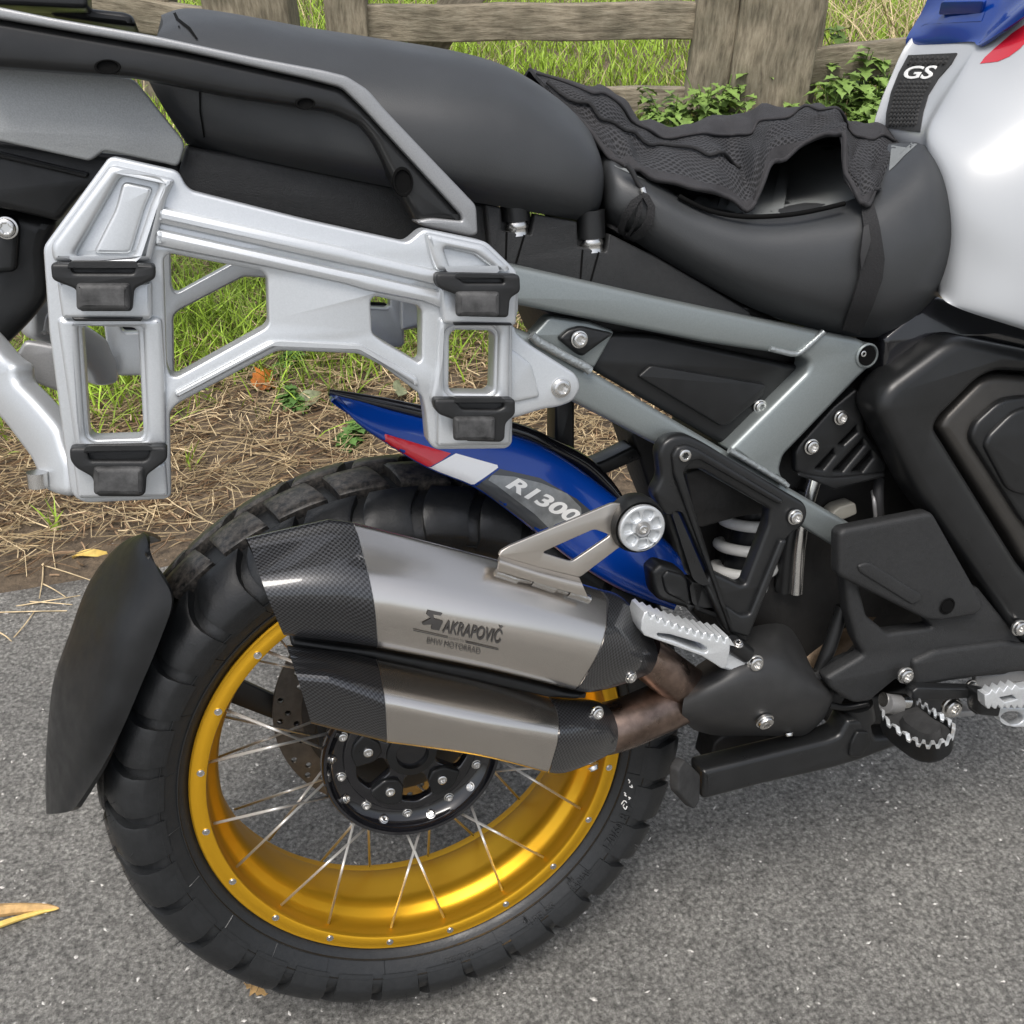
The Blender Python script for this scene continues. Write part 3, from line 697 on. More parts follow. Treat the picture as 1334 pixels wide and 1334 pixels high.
# broken twig on the asphalt, left edge of the picture
tw = tag(empty('broken_twig', None, tuple(gpix(20, 1192))), 'broken tan twig with a split bark flap lying on asphalt', 'twig')
def loc(px, py, z=.006): return gpix(px, py)+Vector((0, 0, z))-tw.location
link('stick', tube_mesh([loc(-40, 1195, .009), loc(0, 1192, .009), loc(30, 1190, .01), loc(62, 1187, .007), loc(78, 1186, .004)], [.008, .0085, .007, .005, .001], seg=9), 'leaf_tan', tw)
link('bark_flap', tube_mesh([loc(-20, 1216, .004), loc(10, 1206, .007), loc(50, 1195, .009), loc(76, 1188, .006)], [.0035, .004, .003, .0008], seg=7), 'leaf_yellow', tw)
for k, pts in enumerate((((57, 736), (52, 782)), ((55, 738), (118, 758)), ((22, 792), (105, 778)), ((0, 800), (88, 798)), ((40, 786), (95, 790)), ((18, 834), (45, 800)), ((0, 826), (16, 838)), ((55, 762), (86, 780)))):
    q = [gpix(*pts[0])+Vector((0, 0, .004)), gpix((pts[0][0]+pts[1][0])/2+2, (pts[0][1]+pts[1][1])/2+2)+Vector((0, 0, .008)), gpix(*pts[1])+Vector((0, 0, .004))]
    b = q[0].copy(); o = link('straw_stem', tube_mesh([v-b for v in q], [.0014, .0009], seg=5), 'straw'); o.location = b
    tag(o, ('upright straw stem of the bent pair nearest the verge', 'slanting straw stem running right from the bent pair', 'long straw stem pointing at the spray guard, upper of the flat two', 'pale straight straw stem reaching the left picture edge, lower of the flat two', 'short straw stem lying between the two long flat ones', 'curved straw stem pointing down left below the flat ones', 'short straw stem at the left picture edge, lowest of all', 'thin straw stem under the bent pair, touching the spray guard')[k], 'straw stem', 'straw stems on the asphalt edge')

# ================================================================== the motorcycle
bike = tag(empty('motorcycle'), 'adventure motorcycle with gold spoked rear wheel, silver pannier carriers and blue mudguard', 'motorcycle')
bike.matrix_world = BIKE_M
# ------------------------------------------------------------------ rear wheel
wheel = empty('rear_wheel', bike, (0, 0, RW))
PIT = 32
TP = np.array([(0, .318, 0), (.02, .3168, .02), (.04, .3125, .04), (.06, .3045, .06), (.074, .297, .072), (.086, .289, .0805), (.098, .279, .0858), (.108, .269, .0874), (.116, .262, .0868)])
def tprof(t):
    return float(np.interp(abs(t), TP[:, 0], TP[:, 1])), math.copysign(float(np.interp(abs(t), TP[:, 0], TP[:, 2])), t)
side = [(.2285, .058), (.2295, .0635), (.236, .069), (.250, .0785), (.258, .0822), (.264, .0838), (.272, .0805), (.281, .0755), (.2885, .0685), (.2945, .059), (.299, .046), (.303, .028), (.305, .012)]
prof = side+[(.3055, 0)]+[(r, -d) for r, d in reversed(side)]
link('tyre', lathe_mesh(prof, 180), 'tyre_side', wheel, smooth=40)
def tread_block(d0, d1, w0, w1, skew0, skew1, curve=0., name='b'):
    """raised rubber block between lateral stations d0..d1 with widths w (metres along the tread)"""
    bm = bmesh.new(); ns, nt = 8, 6; top = []
    for i in range(ns):
        f = i/(ns-1); e = 0 if 0 < i < ns-1 else 1
        ff = [0, .05, .25, .42, .58, .75, .95, 1][i]; r, d = tprof(d0+(d1-d0)*ff); w = w0+(w1-w0)*ff; sk = skew0+(skew1-skew0)*ff+curve*math.sin(math.pi*ff)
        row = []
        for j in range(nt):
            g = [0, .06, .35, .65, .94, 1][j]; edge = e or j in (0, nt-1)
            a = (sk+(g-.5)*w)/.318; rr = r-(.0018 if edge else 0); row.append(bm.verts.new((rr*math.cos(a), -d, rr*math.sin(a))))
        top.append(row)
    for i in range(ns-1):
        for j in range(nt-1): bm.faces.new((top[i][j], top[i+1][j], top[i+1][j+1], top[i][j+1]))
    per = top[0]+[top[i][-1] for i in range(1, ns)]+list(reversed(top[-1][:-1]))+[top[i][0] for i in range(ns-2, 0, -1)]
    low = []
    for v in per:
        c = Vector((v.co.x, 0, v.co.z)); r = c.length; c *= (r-.015)/r; low.append(bm.verts.new((c.x, v.co.y*.925, c.z)))
    n = len(per)
    for k in range(n): bm.faces.new((per[k], per[(k+1) % n], low[(k+1) % n], low[k]))
    return bm_mesh(bm)
PW = 2*math.pi*.318/PIT
blk = {}
for s in (1, -1):
    blk['shoulder', s] = tread_block(s*.0505, s*.1085, PW*.80, PW*.78, 0, .012, .008)
    blk['centre', s] = tread_block(s*.0024, s*.0455, PW*.74, PW*.80, .009, -.003)
for key, me in blk.items():
    me.materials.append(MATS['tyre_side' if key[0] == 'shoulder' else 'tyre_tread']); me.polygons.foreach_set('use_smooth', [True]*len(me.polygons)); me.set_sharp_from_angle(angle=math.radians(50))
    for k in range(PIT):
        o = bpy.data.objects.new('tread_block', me); COL.objects.link(o); o.parent = wheel
        o.rotation_euler = (0, 2*math.pi*(k+(0 if key[0] == 'shoulder' else .5)+(.5 if key[1] < 0 else 0))/PIT+.03, 0)
# moulding ridges and lettering rings on the sidewall
for r, d, w in ((.2395, .0716, .0012), (.2565, .0818, .0008)):
    link('sidewall_ridge', lathe_mesh([(r-w, d-.002), (r-w*.4, d+.0011), (r+w*.4, d+.0011), (r+w, d-.002)], 160), 'tyre_side', wheel, smooth=60)
def pol_(r, a, d): return Vector((r*math.cos(a), -d, r*math.sin(a)))
def wall_text(s, a_mid, r0, r1, up_out=True, bold=0.):
    """raised lettering on the near sidewall, centred on angle a_mid (degrees)"""
    bm = text_bm(s, bold=bold); h = r1-r0; L_ = h*.72*len(s)
    for v in bm.verts:
        x, y = v.co.x, v.co.y; r = r0+h*(y if up_out else 1-y); a = math.radians(a_mid)+(-1 if up_out else 1)*(x-.5)*L_/((r0+r1)/2)
        d = float(np.interp(r, [.236, .250, .258, .264], [.069, .0785, .0822, .0838])); v.co = Vector((r*math.cos(a), -(d+.0014), r*math.sin(a)))
    bmesh.ops.recalc_face_normals(bm, faces=bm.faces); bmesh.ops.solidify(bm, geom=bm.faces[:], thickness=.0012)
    return link('sidewall_lettering', bm_mesh(bm), 'tyre_side', wheel, smooth=0)
wall_text('TUBELESS', -62, .2475, .2545, False); wall_text('RADIAL', -48, .2475, .2545, False); wall_text('M+S', -50, .2425, .2465, False)
wall_text('DESIGNED IN', -84, .2475, .2530, False); wall_text('170/60 R17', -30, .2465, .2550, False)
def wall_point(px, py):
    d = .08
    for _ in range(6):
        q = P(px, py, d)-Vector((0, 0, RW)); rr = math.hypot(q.x, q.z); d = float(np.interp(rr, [.236, .250, .258, .264, .272], [.069, .0785, .0822, .0838, .0874]))
    return P(px, py, d+.0012)-Vector((0, 0, RW))
zX = (660, 900, 240)
for pts in ([(880, 640), (892, 655), (886, 668)], [(890, 690), (910, 700), (905, 680)], [(850, 735), (862, 745), (855, 755), (870, 762)], [(882, 770), (895, 775), (885, 785)], [(832, 820), (850, 795), (868, 810), (845, 830), (860, 858), (872, 835)]):
    link('chalk_mark', tube_mesh([wall_point(*Z(zX, [p])[0]) for p in pts], .0007, seg=5, smooth=3), 'pale_print', wheel, smooth=0)
V_, F_ = [], []
for k in range(150):
    a = random.uniform(-3.3, .3); t = random.choice((random.uniform(.045, .06), random.uniform(.06, .1))); rr, d = tprof(t); o_ = Vector((rr*math.cos(a), -d, rr*math.sin(a)))
    n_ = Vector((math.cos(a), -(.3 if t < .06 else 1.0), math.sin(a))).normalized(); tn = Vector((-math.sin(a), 0, math.cos(a))); L_ = random.uniform(.003, .007); b0 = len(V_)
    tip = o_+n_*L_+tn*random.uniform(-.003, .003)
    for c_, w in ((o_-n_*.001, .0004), (tip, .0002)):
        for j in range(3): V_.append(tuple(c_+tn*w*math.cos(2.094*j)+n_.cross(tn)*w*math.sin(2.094*j)))
    for j in range(3): F_.append((b0+j, b0+(j+1) % 3, b0+3+(j+1) % 3, b0+3+j))
me = bpy.data.meshes.new('w'); me.from_pydata(V_, [], F_); tag(link('rubber_whiskers', me, 'rubber', wheel, smooth=0), kind='stuff')
for k in range(96):      # fine moulding ribs round the shoulder of the sidewall
    a = 2*math.pi*k/96
    if k % 4 == 0:
        link('sidewall_rib', tube_mesh([pol_(.2405, a, .0722), pol_(.249, a+.004, .0782), pol_(.2555, a+.008, .0814)], .0005, seg=4, smooth=1), 'tyre_side', wheel, smooth=0)
# rim
rp = [(.2290, .060), (.2292, .0655), (.2275, .0672), (.2255, .0668), (.2215, .0680), (.2150, .0685), (.2128, .0675), (.2118, .0650), (.2125, .0610), (.2128, .0500), (.2120, .0440), (.2090, .0385), (.2035, .0330), (.2005, .0270),
      (.1995, .0190), (.2002, .0120), (.2010, .0060), (.2020, 0), (.2035, -.0100), (.2055, -.0220), (.2085, -.0330), (.2120, -.0430), (.2150, -.0500), (.2165, -.0510), (.2180, -.0600), (.2200, -.0665), (.2235, -.0680), (.2290, -.0670), (.2290, -.060), (.2240, -.050), (.2160, -.030), (.2120, 0), (.2160, .040), (.2240, .052)]
link('rim', lathe_mesh(rp, 200, closed_prof=True), 'gold', wheel, smooth=35)
nip = lathe_mesh([(.0001, .0012), (.0022, .0012), (.0024, .0002), (.0038, .0004), (.0042, -.003)], 16); nip.materials.append(MATS['bolt_steel'])
nip2 = lathe_mesh([(.0012, .004), (.0026, .003), (.0030, -.004)], 10); nip2.materials.append(MATS['gold'])
def rot_y(a): return Matrix.Rotation(-a, 4, 'Y')
spk = tube_mesh([(0, 0, 0), (0, 0, 1)], .0015, seg=8, smooth=1)
spk.materials.append(MATS['spoke_steel']); spk.polygons.foreach_set('use_smooth', [True]*len(spk.polygons))
def rod(name, me, a, b, parent):
    o = bpy.data.objects.new(name, me); COL.objects.link(o); o.parent = parent; v = b-a
    o.matrix_local = Matrix.Translation(a)@v.to_track_quat('Z', 'Y').to_matrix().to_4x4()@Matrix.Diagonal((1, 1, v.length, 1)); return o
def pol(r, a, d): return Vector((r*math.cos(a), -d, r*math.sin(a)))
for k in range(10):
    for s in (1, -1):
        for sd, ph in ((1, -95), (-1, -77)):
            f = math.radians(ph+36*k); a = pol(.2118, f+s*math.radians(8.2), sd*.054); b = pol(.091, f-s*math.radians(7), .034 if sd > 0 else -.040)
            rod('spoke', spk, a, b, wheel)
            if sd > 0:
                o = bpy.data.objects.new('nipple', nip); COL.objects.link(o); o.parent = wheel; q = pol(.2185, f+s*math.radians(9), .0684); o.location = q
# hub
link('hub_ring', lathe_mesh([(.0870, .020), (.0960, .026), (.0975, .034), (.0975, .043), (.0955, .0462), (.0925, .0455), (.0905, .0400), (.0860, .0340), (.0800, .0310), (.0720, .0300), (.0660, .0290), (.0640, .0200)], 96), 'black_gloss', wheel, smooth=40)
def circle(r, n=48, cx=0, cz=0): return [(cx+r*math.cos(2*math.pi*i/n), cz+r*math.sin(2*math.pi*i/n)) for i in range(n)]
hl = []
for k in range(5):
    f = math.radians(-90+72*k); w = math.radians(19)
    hl.append([(.030*math.cos(f-w*1.0), .030*math.sin(f-w*1.0)), (.060*math.cos(f-w*.95), .060*math.sin(f-w*.95)), (.064*math.cos(f), .064*math.sin(f)), (.060*math.cos(f+w*.95), .060*math.sin(f+w*.95)), (.030*math.cos(f+w), .030*math.sin(f+w))])
hp = (Vector((0, -.033, 0)), Vector((1, 0, 0)), Vector((0, 0, 1)), Vector((0, -1, 0)))
link('hub_carrier', plate_mesh(circle(.0735), hp, .012, holes=hl, bevel=.002, rad=0, hrad=.006, raw=True), 'black_gloss', wheel)
link('hub_core', lathe_mesh([(.030, -.075), (.030, .025), (.027, .036), (.018, .038), (.016, .030), (.0001, .030)], 40), 'black_satin', wheel)
link('far_flange', lathe_mesh([(.060, -.060), (.092, -.050), (.094, -.042), (.092, -.034), (.060, -.034), (.030, -.04)], 64), 'black_satin', wheel)
for k in range(20):
    f = math.radians(-90+9+18*k)
    if k % 2: bolt(pol(.0785, f, .0315), .0047, wheel)
    else: bolt(pol(.0845, f, .0345), .0043, wheel, axis=tuple(pol(1, f, 0)*-.75+Vector((0, -.7, 0))))
pet = plate_mesh([(-.020, -.009), (-.006, -.017), (.006, -.017), (.020, -.009), (.012, .010), (0, .016), (-.012, .010)], hp, .010, bevel=.0025, rad=.004, raw=True)
for k in range(5):
    f = math.radians(-90+36+72*k); o = bpy.data.objects.new('carrier_lug', pet); COL.objects.link(o); o.parent = wheel
    if not pet.materials: pet.materials.append(MATS['black_satin'])
    o.matrix_local = Matrix.Translation(pol(.049, f, .005))@Matrix.Rotation(-(f+math.pi/2), 4, 'Y')
    b = bolt(pol(.049, f, .0375), .0055, wheel)
# brake disc on the far side
holes = []
for k in range(30):
    for j, r in enumerate((.112, .121, .130)):
        if (k+j) % 3 != 2:
            a = math.radians(12*k+j*4.5); holes.append(circle(.0034, 10, r*math.cos(a), r*math.sin(a)))
dp = (Vector((0, .072, 0)), Vector((1, 0, 0)), Vector((0, 0, 1)), Vector((0, -1, 0)))
link('brake_disc', plate_mesh(circle(.138, 72), dp, .005, holes=[circle(.104, 60)]+holes, bevel=.0004, rad=0, raw=True, res=0), 'disc_steel', wheel)
dh = [[(.045*math.cos(f-.45), .045*math.sin(f-.45)), (.095*math.cos(f-.42), .095*math.sin(f-.42)), (.095*math.cos(f+.42), .095*math.sin(f+.42)), (.045*math.cos(f+.45), .045*math.sin(f+.45))] for f in [2*math.pi*k/5 for k in range(5)]]
link('disc_carrier', plate_mesh(circle(.106, 60), (Vector((0, .071, 0)),)+dp[1:], .004, holes=dh, bevel=.0005, rad=0, hrad=.01, raw=True), 'engine_black', wheel)
# far-side drive housing, caliper and the stay of the mudguard
fd = link('final_drive', lathe_mesh([(.0001, -.165), (.05, -.165), (.072, -.15), (.078, -.12), (.074, -.092), (.05, -.085), (.0001, -.085)], 48), 'engine_black', bike); fd.location = (0, 0, RW)
tube('swing_arm', [(.0, .125, RW), (.18, .12, RW+.05), (.36, .10, .45), (.50, .07, .50)], [.045, .042, .048, .06], 'engine_black', bike, seg=14)
plate('brake_caliper', [(385, 930), (420, 915), (440, 960), (425, 985), (398, 975)], -.085, .05, 'engine_black', bike, bevel=.004)
plate('mudguard_stay', [(215, 842), (300, 880), (420, 935), (420, 962), (300, 916), (205, 870)], -.098, .008, 'black_satin', bike, bevel=.002)

# ------------------------------------------------------------------ black spray guard behind the wheel
rows = [[(209, 700, -.055), (199, 694, -.02), (186, 693, .03), (190, 698, .055), (197, 722, .075)],
        [(176, 712, -.06), (160, 706, -.02), (172, 712, .045), (188, 728, .075), (207, 745, .092)],
        [(140, 760, -.06), (118, 755, -.02), (150, 765, .05), (182, 775, .09), (224, 782, .105)],
        [(112, 820, -.06), (88, 832, -.01), (126, 826, .060), (160, 832, .098), (208, 835, .105)],
        [(92, 880, -.06), (70, 885, -.01), (108, 886, .060), (146, 890, .100), (184, 892, .105)],
        [(84, 950, -.06), (62, 950, -.01), (94, 951, .058), (126, 951, .097), (160, 948, .103)],
        [(82, 1010, -.06), (59, 1010, -.02), (86, 1010, .045), (108, 1008, .075), (134, 998, .097)],
        [(80, 1055, -.055), (60, 1060, -.02), (74, 1060, .035), (90, 1057, .06), (100, 1050, .08)]]
me = grid_mesh(surf(rows, 5, 4)); solidify(me, .004)
sg = link('spray_guard', me, 'black_plastic', bike, smooth=40)

# ------------------------------------------------------------------ silencers
def silencer(name, stations, label):
    """stations: list of rings; each ring = visible corners (px, py, d) top to bottom, back corners follow"""
    rings = []
    for st, back in stations:
        v = [P(*c) for c in st]; t, b = v[0], v[-1]
        rt = ray(st[0][0], st[0][1]); ring = v+[b+Vector((0, back, .006)), t+Vector((rt[0]/rt[1]*back*.6, back, rt[2]/rt[1]*back-.004))]
        rr = [.006]*len(ring); rr[len(v)-2] = .03; rr[0] = .008; rr[1] = .016; rr[len(v)-1] = .016
        rings.append(fillet([tuple(q) for q in ring], rr, 6))
    return np.array(rings)
def upper():
    S = [(Z(zU, [(84, 250, .182), (112, 305, .190), (190, 548, .234), (302, 812, .212)]), .05),
         (Z(zU, [(300, 200, .184), (325, 258, .192), (400, 540, .238), (480, 835, .214)]), .06),
         (Z(zU, [(528, 150, .186), (552, 212, .194), (612, 545, .241), (655, 856, .216)]), .065),
         (Z(zU, [(665, 166, .187), (690, 228, .195), (785, 585, .242), (802, 878, .217)]), .065),
         (Z(zU, [(668, 165, .187), (693, 230, .195), (788, 587, .242), (806, 880, .217)]), .065),
         (Z(zV, [(250, 130, .182), (285, 180, .190), (250, 470, .238), (150, 745, .214)]), .065),
         (Z(zV, [(740, 272, .168), (806, 330, .178), (778, 590, .226), (612, 856, .204)]), .06),
         (Z(zV, [(744, 274, .169), (810, 331, .179), (782, 592, .227), (616, 858, .205)]), .06),
         (Z(zV, [(840, 300, .160), (898, 345, .168), (872, 610, .218), (700, 872, .198)]), .055),
         (Z(zV, [(900, 345, .150), (975, 430, .156), (1000, 650, .200), (860, 836, .186)]), .045),
         (Z(zV, [(950, 395, .132), (1020, 490, .146), (1086, 645, .170), (1010, 775, .172)]), .035)]
    return S
def lower():
    S = [(Z(zU, [(308, 832, .180), (330, 910, .200), (362, 1002, .232), (450, 1293, .206)]), .05),
         (Z(zU, [(480, 850, .180), (500, 930, .202), (540, 1015, .238), (600, 1332, .210)]), .055),
         (Z(zU, [(650, 872, .180), (672, 950, .203), (715, 1080, .240), (725, 1362, .212)]), .06),
         (Z(zU, [(790, 905, .180), (812, 975, .203), (842, 1135, .240), (853, 1394, .212)]), .06),
         (Z(zU, [(793, 906, .180), (815, 977, .203), (845, 1137, .240), (857, 1395, .212)]), .06),
         (Z(zV, [(100, 770, .176), (140, 850, .200), (160, 1010, .235), (100, 1215, .208)]), .06),
         (Z(zV, [(478, 862, .168), (528, 945, .192), (538, 1075, .222), (470, 1306, .198)]), .055),
         (Z(zV, [(482, 862, .169), (532, 946, .193), (542, 1076, .223), (474, 1308, .199)]), .055),
         (Z(zV, [(600, 868, .162), (655, 935, .186), (660, 1080, .214), (560, 1312, .192)]), .05),
         (Z(zV, [(720, 880, .152), (785, 945, .172), (800, 1080, .196), (700, 1262, .184)]), .045),
         (Z(zV, [(780, 900, .146), (830, 950, .160), (862, 1060, .178), (835, 1195, .176)]), .04)]
    return S
def build_silencer(kind, S):
    R = silencer(kind, S, None)
    def seg(i0, i1, sub): return crom(R[i0:i1+1], sub) if sub > 1 else R[i0:i1+1]
    body = link(kind, grid_mesh(seg(4, 6, 6), True, False), 'titanium', bike, smooth=50)
    rear = link('carbon_end_cap', grid_mesh(seg(0, 3, 1), True, False), 'carbon', body, smooth=20)
    inn = R[0:1].mean(1, keepdims=True); ins = inn+(R[0:1]-inn)*.90
    deep = inn+(R[0:1]-inn)*.80+np.array([.012, 0, 0]); link('tailpipe', grid_mesh(np.concatenate([R[0:1], ins, deep]), True, True), 'black_deep', body, smooth=30)
    front = link('carbon_front_cap', grid_mesh(seg(7, 10, 4), True, True), 'carbon', body, smooth=30)
    for i, n in ((3, 'rear_seam'), (6, 'front_seam')):
        c = R[i].mean(0); link(n, grid_mesh(np.stack([c+(R[i]-c)*1.004, c+(R[i+1]-c)*1.004]), True), 'black_gloss' if n == 'front_seam' else 'weld', body, smooth=40)
    return body, rear, front
up_body, up_rear, up_front = build_silencer('upper_silencer', upper())
lo_body, lo_rear, lo_front = build_silencer('lower_silencer', lower())
plate('gap_shade_strip', Z(zU, [(330, 800), (560, 835), (800, 868)])+Z(zV, [(150, 735), (600, 845), (700, 855), (640, 885), (480, 875), (100, 790)])+Z(zU, [(790, 925), (560, 885), (330, 850)]), .180, .05, 'black_plastic', bike, bevel=.004)  # added black strip: stands in for the shade between the two cans
# lettering on the upper silencer
pt = lambda l, reg: Z(reg, l)
print_text('brand_lettering', 'AKRAPOVI\u010c', Z(zE, [(522, 1258), (748, 1302), (762, 1232), (536, 1190)]), [up_body], .0014, 'engraving', up_body, shear=.12, bold=.014)
print_text('maker_lettering', 'BMW MOTORRAD', Z(zE, [(462, 1300), (668, 1342), (672, 1322), (467, 1280)]), [up_body], .0016, 'engraving', up_body)
for nm, pl in (('emblem', [(468, 1170), (524, 1182), (516, 1192), (488, 1188), (492, 1204), (526, 1214), (510, 1250), (478, 1244), (484, 1226), (450, 1228), (442, 1222), (478, 1202), (462, 1188)]),
               ('engraved_line', [(410, 1246), (545, 1276), (545, 1280), (410, 1250)]), ('engraved_line', [(612, 1292), (740, 1322), (740, 1326), (612, 1297)])):
    drape(nm, Z(zE, pl), [up_body], .0014, 'engraving', up_body, step=20)
print_text('small_lettering', 'EXHAUST FOR', Z(zE, [(550, 1284), (608, 1296), (608, 1291), (550, 1279)]), [up_body], .0014, 'engraving', up_body)
# pipes
YP = empty('exhaust_pipe', bike)
tube('upper_branch', [P(838, 852, .142), P(868, 876, .140), P(905, 905, .125), P(960, 925, .10)], [.0215, .0225, .026, .026], 'heat_pipe', YP, seg=24)
tube('lower_branch', [P(785, 950, .150), P(815, 942, .148), P(862, 922, .135), P(910, 905, .12), P(960, 920, .10)], [.026, .026, .026, .026, .026], 'heat_pipe', YP, seg=24)
pbolt(*Z(zV, [(925, 758)])[0], .193, 7.5, up_front, axis=(.25, -1, -.1)); pbolt(*Z(zV, [(742, 955)])[0], .183, 8, lo_front, axis=(.2, -1, .1)); pbolt(*Z(zV, [(720, 1252)])[0], .178, 6, lo_front, axis=(.2, -.6, -.8))
# titanium hanger
hg = plate('silencer_bracket', Z(zJ, [(48, 1068), (60, 1040), (110, 1008), (760, 738), (900, 760), (900, 960), (790, 1020), (548, 1205), (300, 1145)]), ((660, 720, .196), (800, 660, .178), (760, 750, .186)), .004,
           'titanium_bracket', bike, holes=[Z(zJ, [(315, 1048), (640, 902), (745, 940), (500, 1106)])], bevel=.001, rad=.004)
R_ = [[Z(zJ, [(50, 1066, .197)])[0], Z(zJ, [(300, 1140, .1925)])[0], Z(zJ, [(546, 1202, .1875)])[0]], [Z(zJ, [(52, 1100, .206)])[0], Z(zJ, [(300, 1180, .203)])[0], Z(zJ, [(565, 1245, .199)])[0]], [Z(zJ, [(40, 1160, .204)])[0], Z(zJ, [(300, 1240, .202)])[0], Z(zJ, [(600, 1325, .199)])[0]]]
me = grid_mesh(surf(R_, 4, 3)); solidify(me, .003); link('bent_flange', me, 'titanium_bracket', hg, smooth=50)
for a, b in (((30, 1168), (165, 1212)), ((255, 1225), (395, 1272)), ((480, 1295), (610, 1338)), ((170, 1212), (250, 1228)), ((400, 1272), (475, 1297))):
    (x0, y0), (x1, y1) = Z(zJ, [a, b]); t = bvh_of([up_body]); q = []
    for f in np.linspace(0, 1, 5):
        r = Vector(ray(x0+(x1-x0)*f, y0+(y1-y0)*f)).normalized(); h = t.ray_cast(Vector(CAMB), r)[0]
        q.append((h if h is not None else P(x0+(x1-x0)*f, y0+(y1-y0)*f, .19))-r*.001)
    big = abs(b[0]-a[0]) > 100
    link('weld_bead', tube_mesh(q, .0034 if big else .0016, seg=8), 'weld', hg, smooth=60)

# ------------------------------------------------------------------ blue rear mudguard (hugger)
def fd_(s): return .098-.02*s*s
ST = [((437, 521), (430, 513)), ((465, 551), (470, 521)), ((494, 572), (512, 534)), ((555, 609), (585, 552)), ((616, 634), (650, 566)), ((660, 664), (705, 585)), ((697, 693), (752, 613)), ((745, 730), (800, 650)), ((800, 764), (850, 692)), ((845, 783), (882, 722)), ((878, 795), (900, 752))]
rows = []
for i_, (lo, hi) in enumerate(ST):
    r = []; q_ = min(1, .08+i_/3)
    for s in (0, .08, .35, .7, 1.0): r.append((lo[0]+(hi[0]-lo[0])*s, lo[1]+(hi[1]-lo[1])*s, .096 if s == 0 else (.100-.026*s*s)))
    v = [P(*c) for c in r]; e = v[-1]
    v += [e+Vector((.0, .025, .002))*q_, e+Vector((0, .06, -.004))*q_, e+Vector((0, .10, -.016))*q_, e+Vector((0, .14, -.04))*q_]
    rows.append(v)
me = grid_mesh(surf(rows, 4, 4)); solidify(me, .004)
hug = link('rear_mudguard', me, 'blue_paint', bike, smooth=50)
drape('red_stripe', Z(zE, [(302, 490), (470, 540), (556, 565), (520, 592), (462, 624), (380, 585), (284, 512)]), [hug], .0008, 'red_paint', hug, step=10)
drape('white_stripe', Z(zE, [(575, 565), (735, 610), (738, 620), (690, 655), (632, 694), (560, 670), (466, 626), (520, 596)]), [hug], .0008, 'white_paint', hug, step=10)
gp = drape('grey_patch', Z(zE, [(745, 625), (900, 660), (1040, 740), (1100, 790), (880, 868), (760, 790), (642, 700), (690, 665)]), [hug], .0008, 'grey_decal', hug, step=10)
drape('smoke_patch', Z(zE, [(715, 648), (800, 655), (905, 680), (1005, 720), (1058, 775), (1060, 800), (960, 840), (935, 855), (880, 800), (800, 740), (735, 690), (700, 668)]), [hug], .0013, 'smoke_decal', hug, step=10)
print_text('model_lettering', 'R1300', Z(zE, [(764, 694), (1030, 842), (1062, 794), (798, 650)]), [hug], .0018, 'pale_print', hug, shear=.25, bold=.035)
link('black_edge_strip', tube_mesh([P(428, 511, .075), P(500, 526, .072), P(585, 545, .07), P(668, 560, .06), P(715, 580, .055), P(760, 603, .05), P(790, 630, .05), P(808, 650, .055)], [.003, .006, .0075, .008, .008, .008, .007, .004], seg=10), 'black_gloss', hug, smooth=60)
plate('strut', [(724, 520), (749, 520), (749, 596), (760, 606), (742, 606), (724, 590)], .02, .03, 'black_satin', bike, bevel=.003)
plate('strut', Z(zJ, [(640, 500), (700, 480), (890, 385), (940, 455), (920, 470), (720, 560), (640, 570)]), .02, .03, 'black_satin', bike, bevel=.003)

# ------------------------------------------------------------------ dark mass of engine and shock space
plate('inner_mudguard', [(823, 566), (846, 636), (868, 690), (884, 742), (905, 800), (960, 860), (1110, 830), (1120, 700), (1000, 620), (880, 575), (840, 560)], .015, .06, 'engine_black', bike, bevel=.004)
plate('gearbox_housing', [(985, 560), (1080, 500), (1150, 430), (1334, 430), (1480, 520), (1480, 850), (1200, 880), (1090, 905), (1000, 860), (960, 760)], .07, .20, 'engine_black', bike, bevel=.01, rad=.02)
tube('collector_pipe', [P(1040, 870, .05), P(1075, 830, .045), P(1120, 790, .04), P(1190, 770, .03)], .03, 'brown_pipe', bike, seg=16)
plate('dark_gap_fill', [(650, 300), (850, 345), (980, 400), (1060, 436), (1140, 446), (1100, 520), (1000, 600), (930, 572), (770, 480), (735, 456), (716, 408), (660, 392)], .098, .12, 'engine_black', bike, bevel=.004)  # added dark plate: stands in for the dark depth behind the frame gaps
# shock absorber
sh = empty('shock_absorber', bike)
ax0, ax1 = P(990, 640, .055), P(965, 752, .055)
hx = []; N = 3.6; axd = (ax1-ax0).normalized(); sx_ = axd.cross(Vector((0, 1, 0))).normalized(); sy_ = axd.cross(sx_)
for i in range(150):
    t = i/149; a = t*N*2*math.pi+1.2; hx.append(ax0.lerp(ax1, t)+(sx_*math.cos(a)+sy_*math.sin(a))*.0315)
link('spring', tube_mesh(hx, .0062, seg=10, smooth=1), 'spring_white', sh, smooth=60)
link('damper', tube_mesh([ax0-axd*.02, ax1+axd*.02], .021, seg=20, smooth=1), 'black_satin', sh, smooth=60)
link('spring_seat', tube_mesh([ax1-axd*.006, ax1+axd*.008], .031, seg=24, smooth=1), 'spring_white', sh, smooth=60)
plate('shock_cover', Z(zL, [(390, 235), (470, 212), (860, 430), (850, 450), (690, 470), (460, 535), (420, 400)]), .105, .01, 'engine_black', bike, bevel=.002)
tube('chrome_tube', [P(1062, 620, .085), P(1043, 690, .085), P(1036, 772, .085)], .008, 'bolt_steel', bike, seg=14)
tube('brake_hose', [P(1048, 640, .08), P(1028, 700, .08), P(1020, 770, .08)], .009, 'black_satin', bike, seg=12)
plate('connector', Z(zF, [(592, 800), (620, 775), (685, 755), (692, 800), (640, 822), (610, 822)]), .095, .02, 'beige_plastic', bike, bevel=.002)
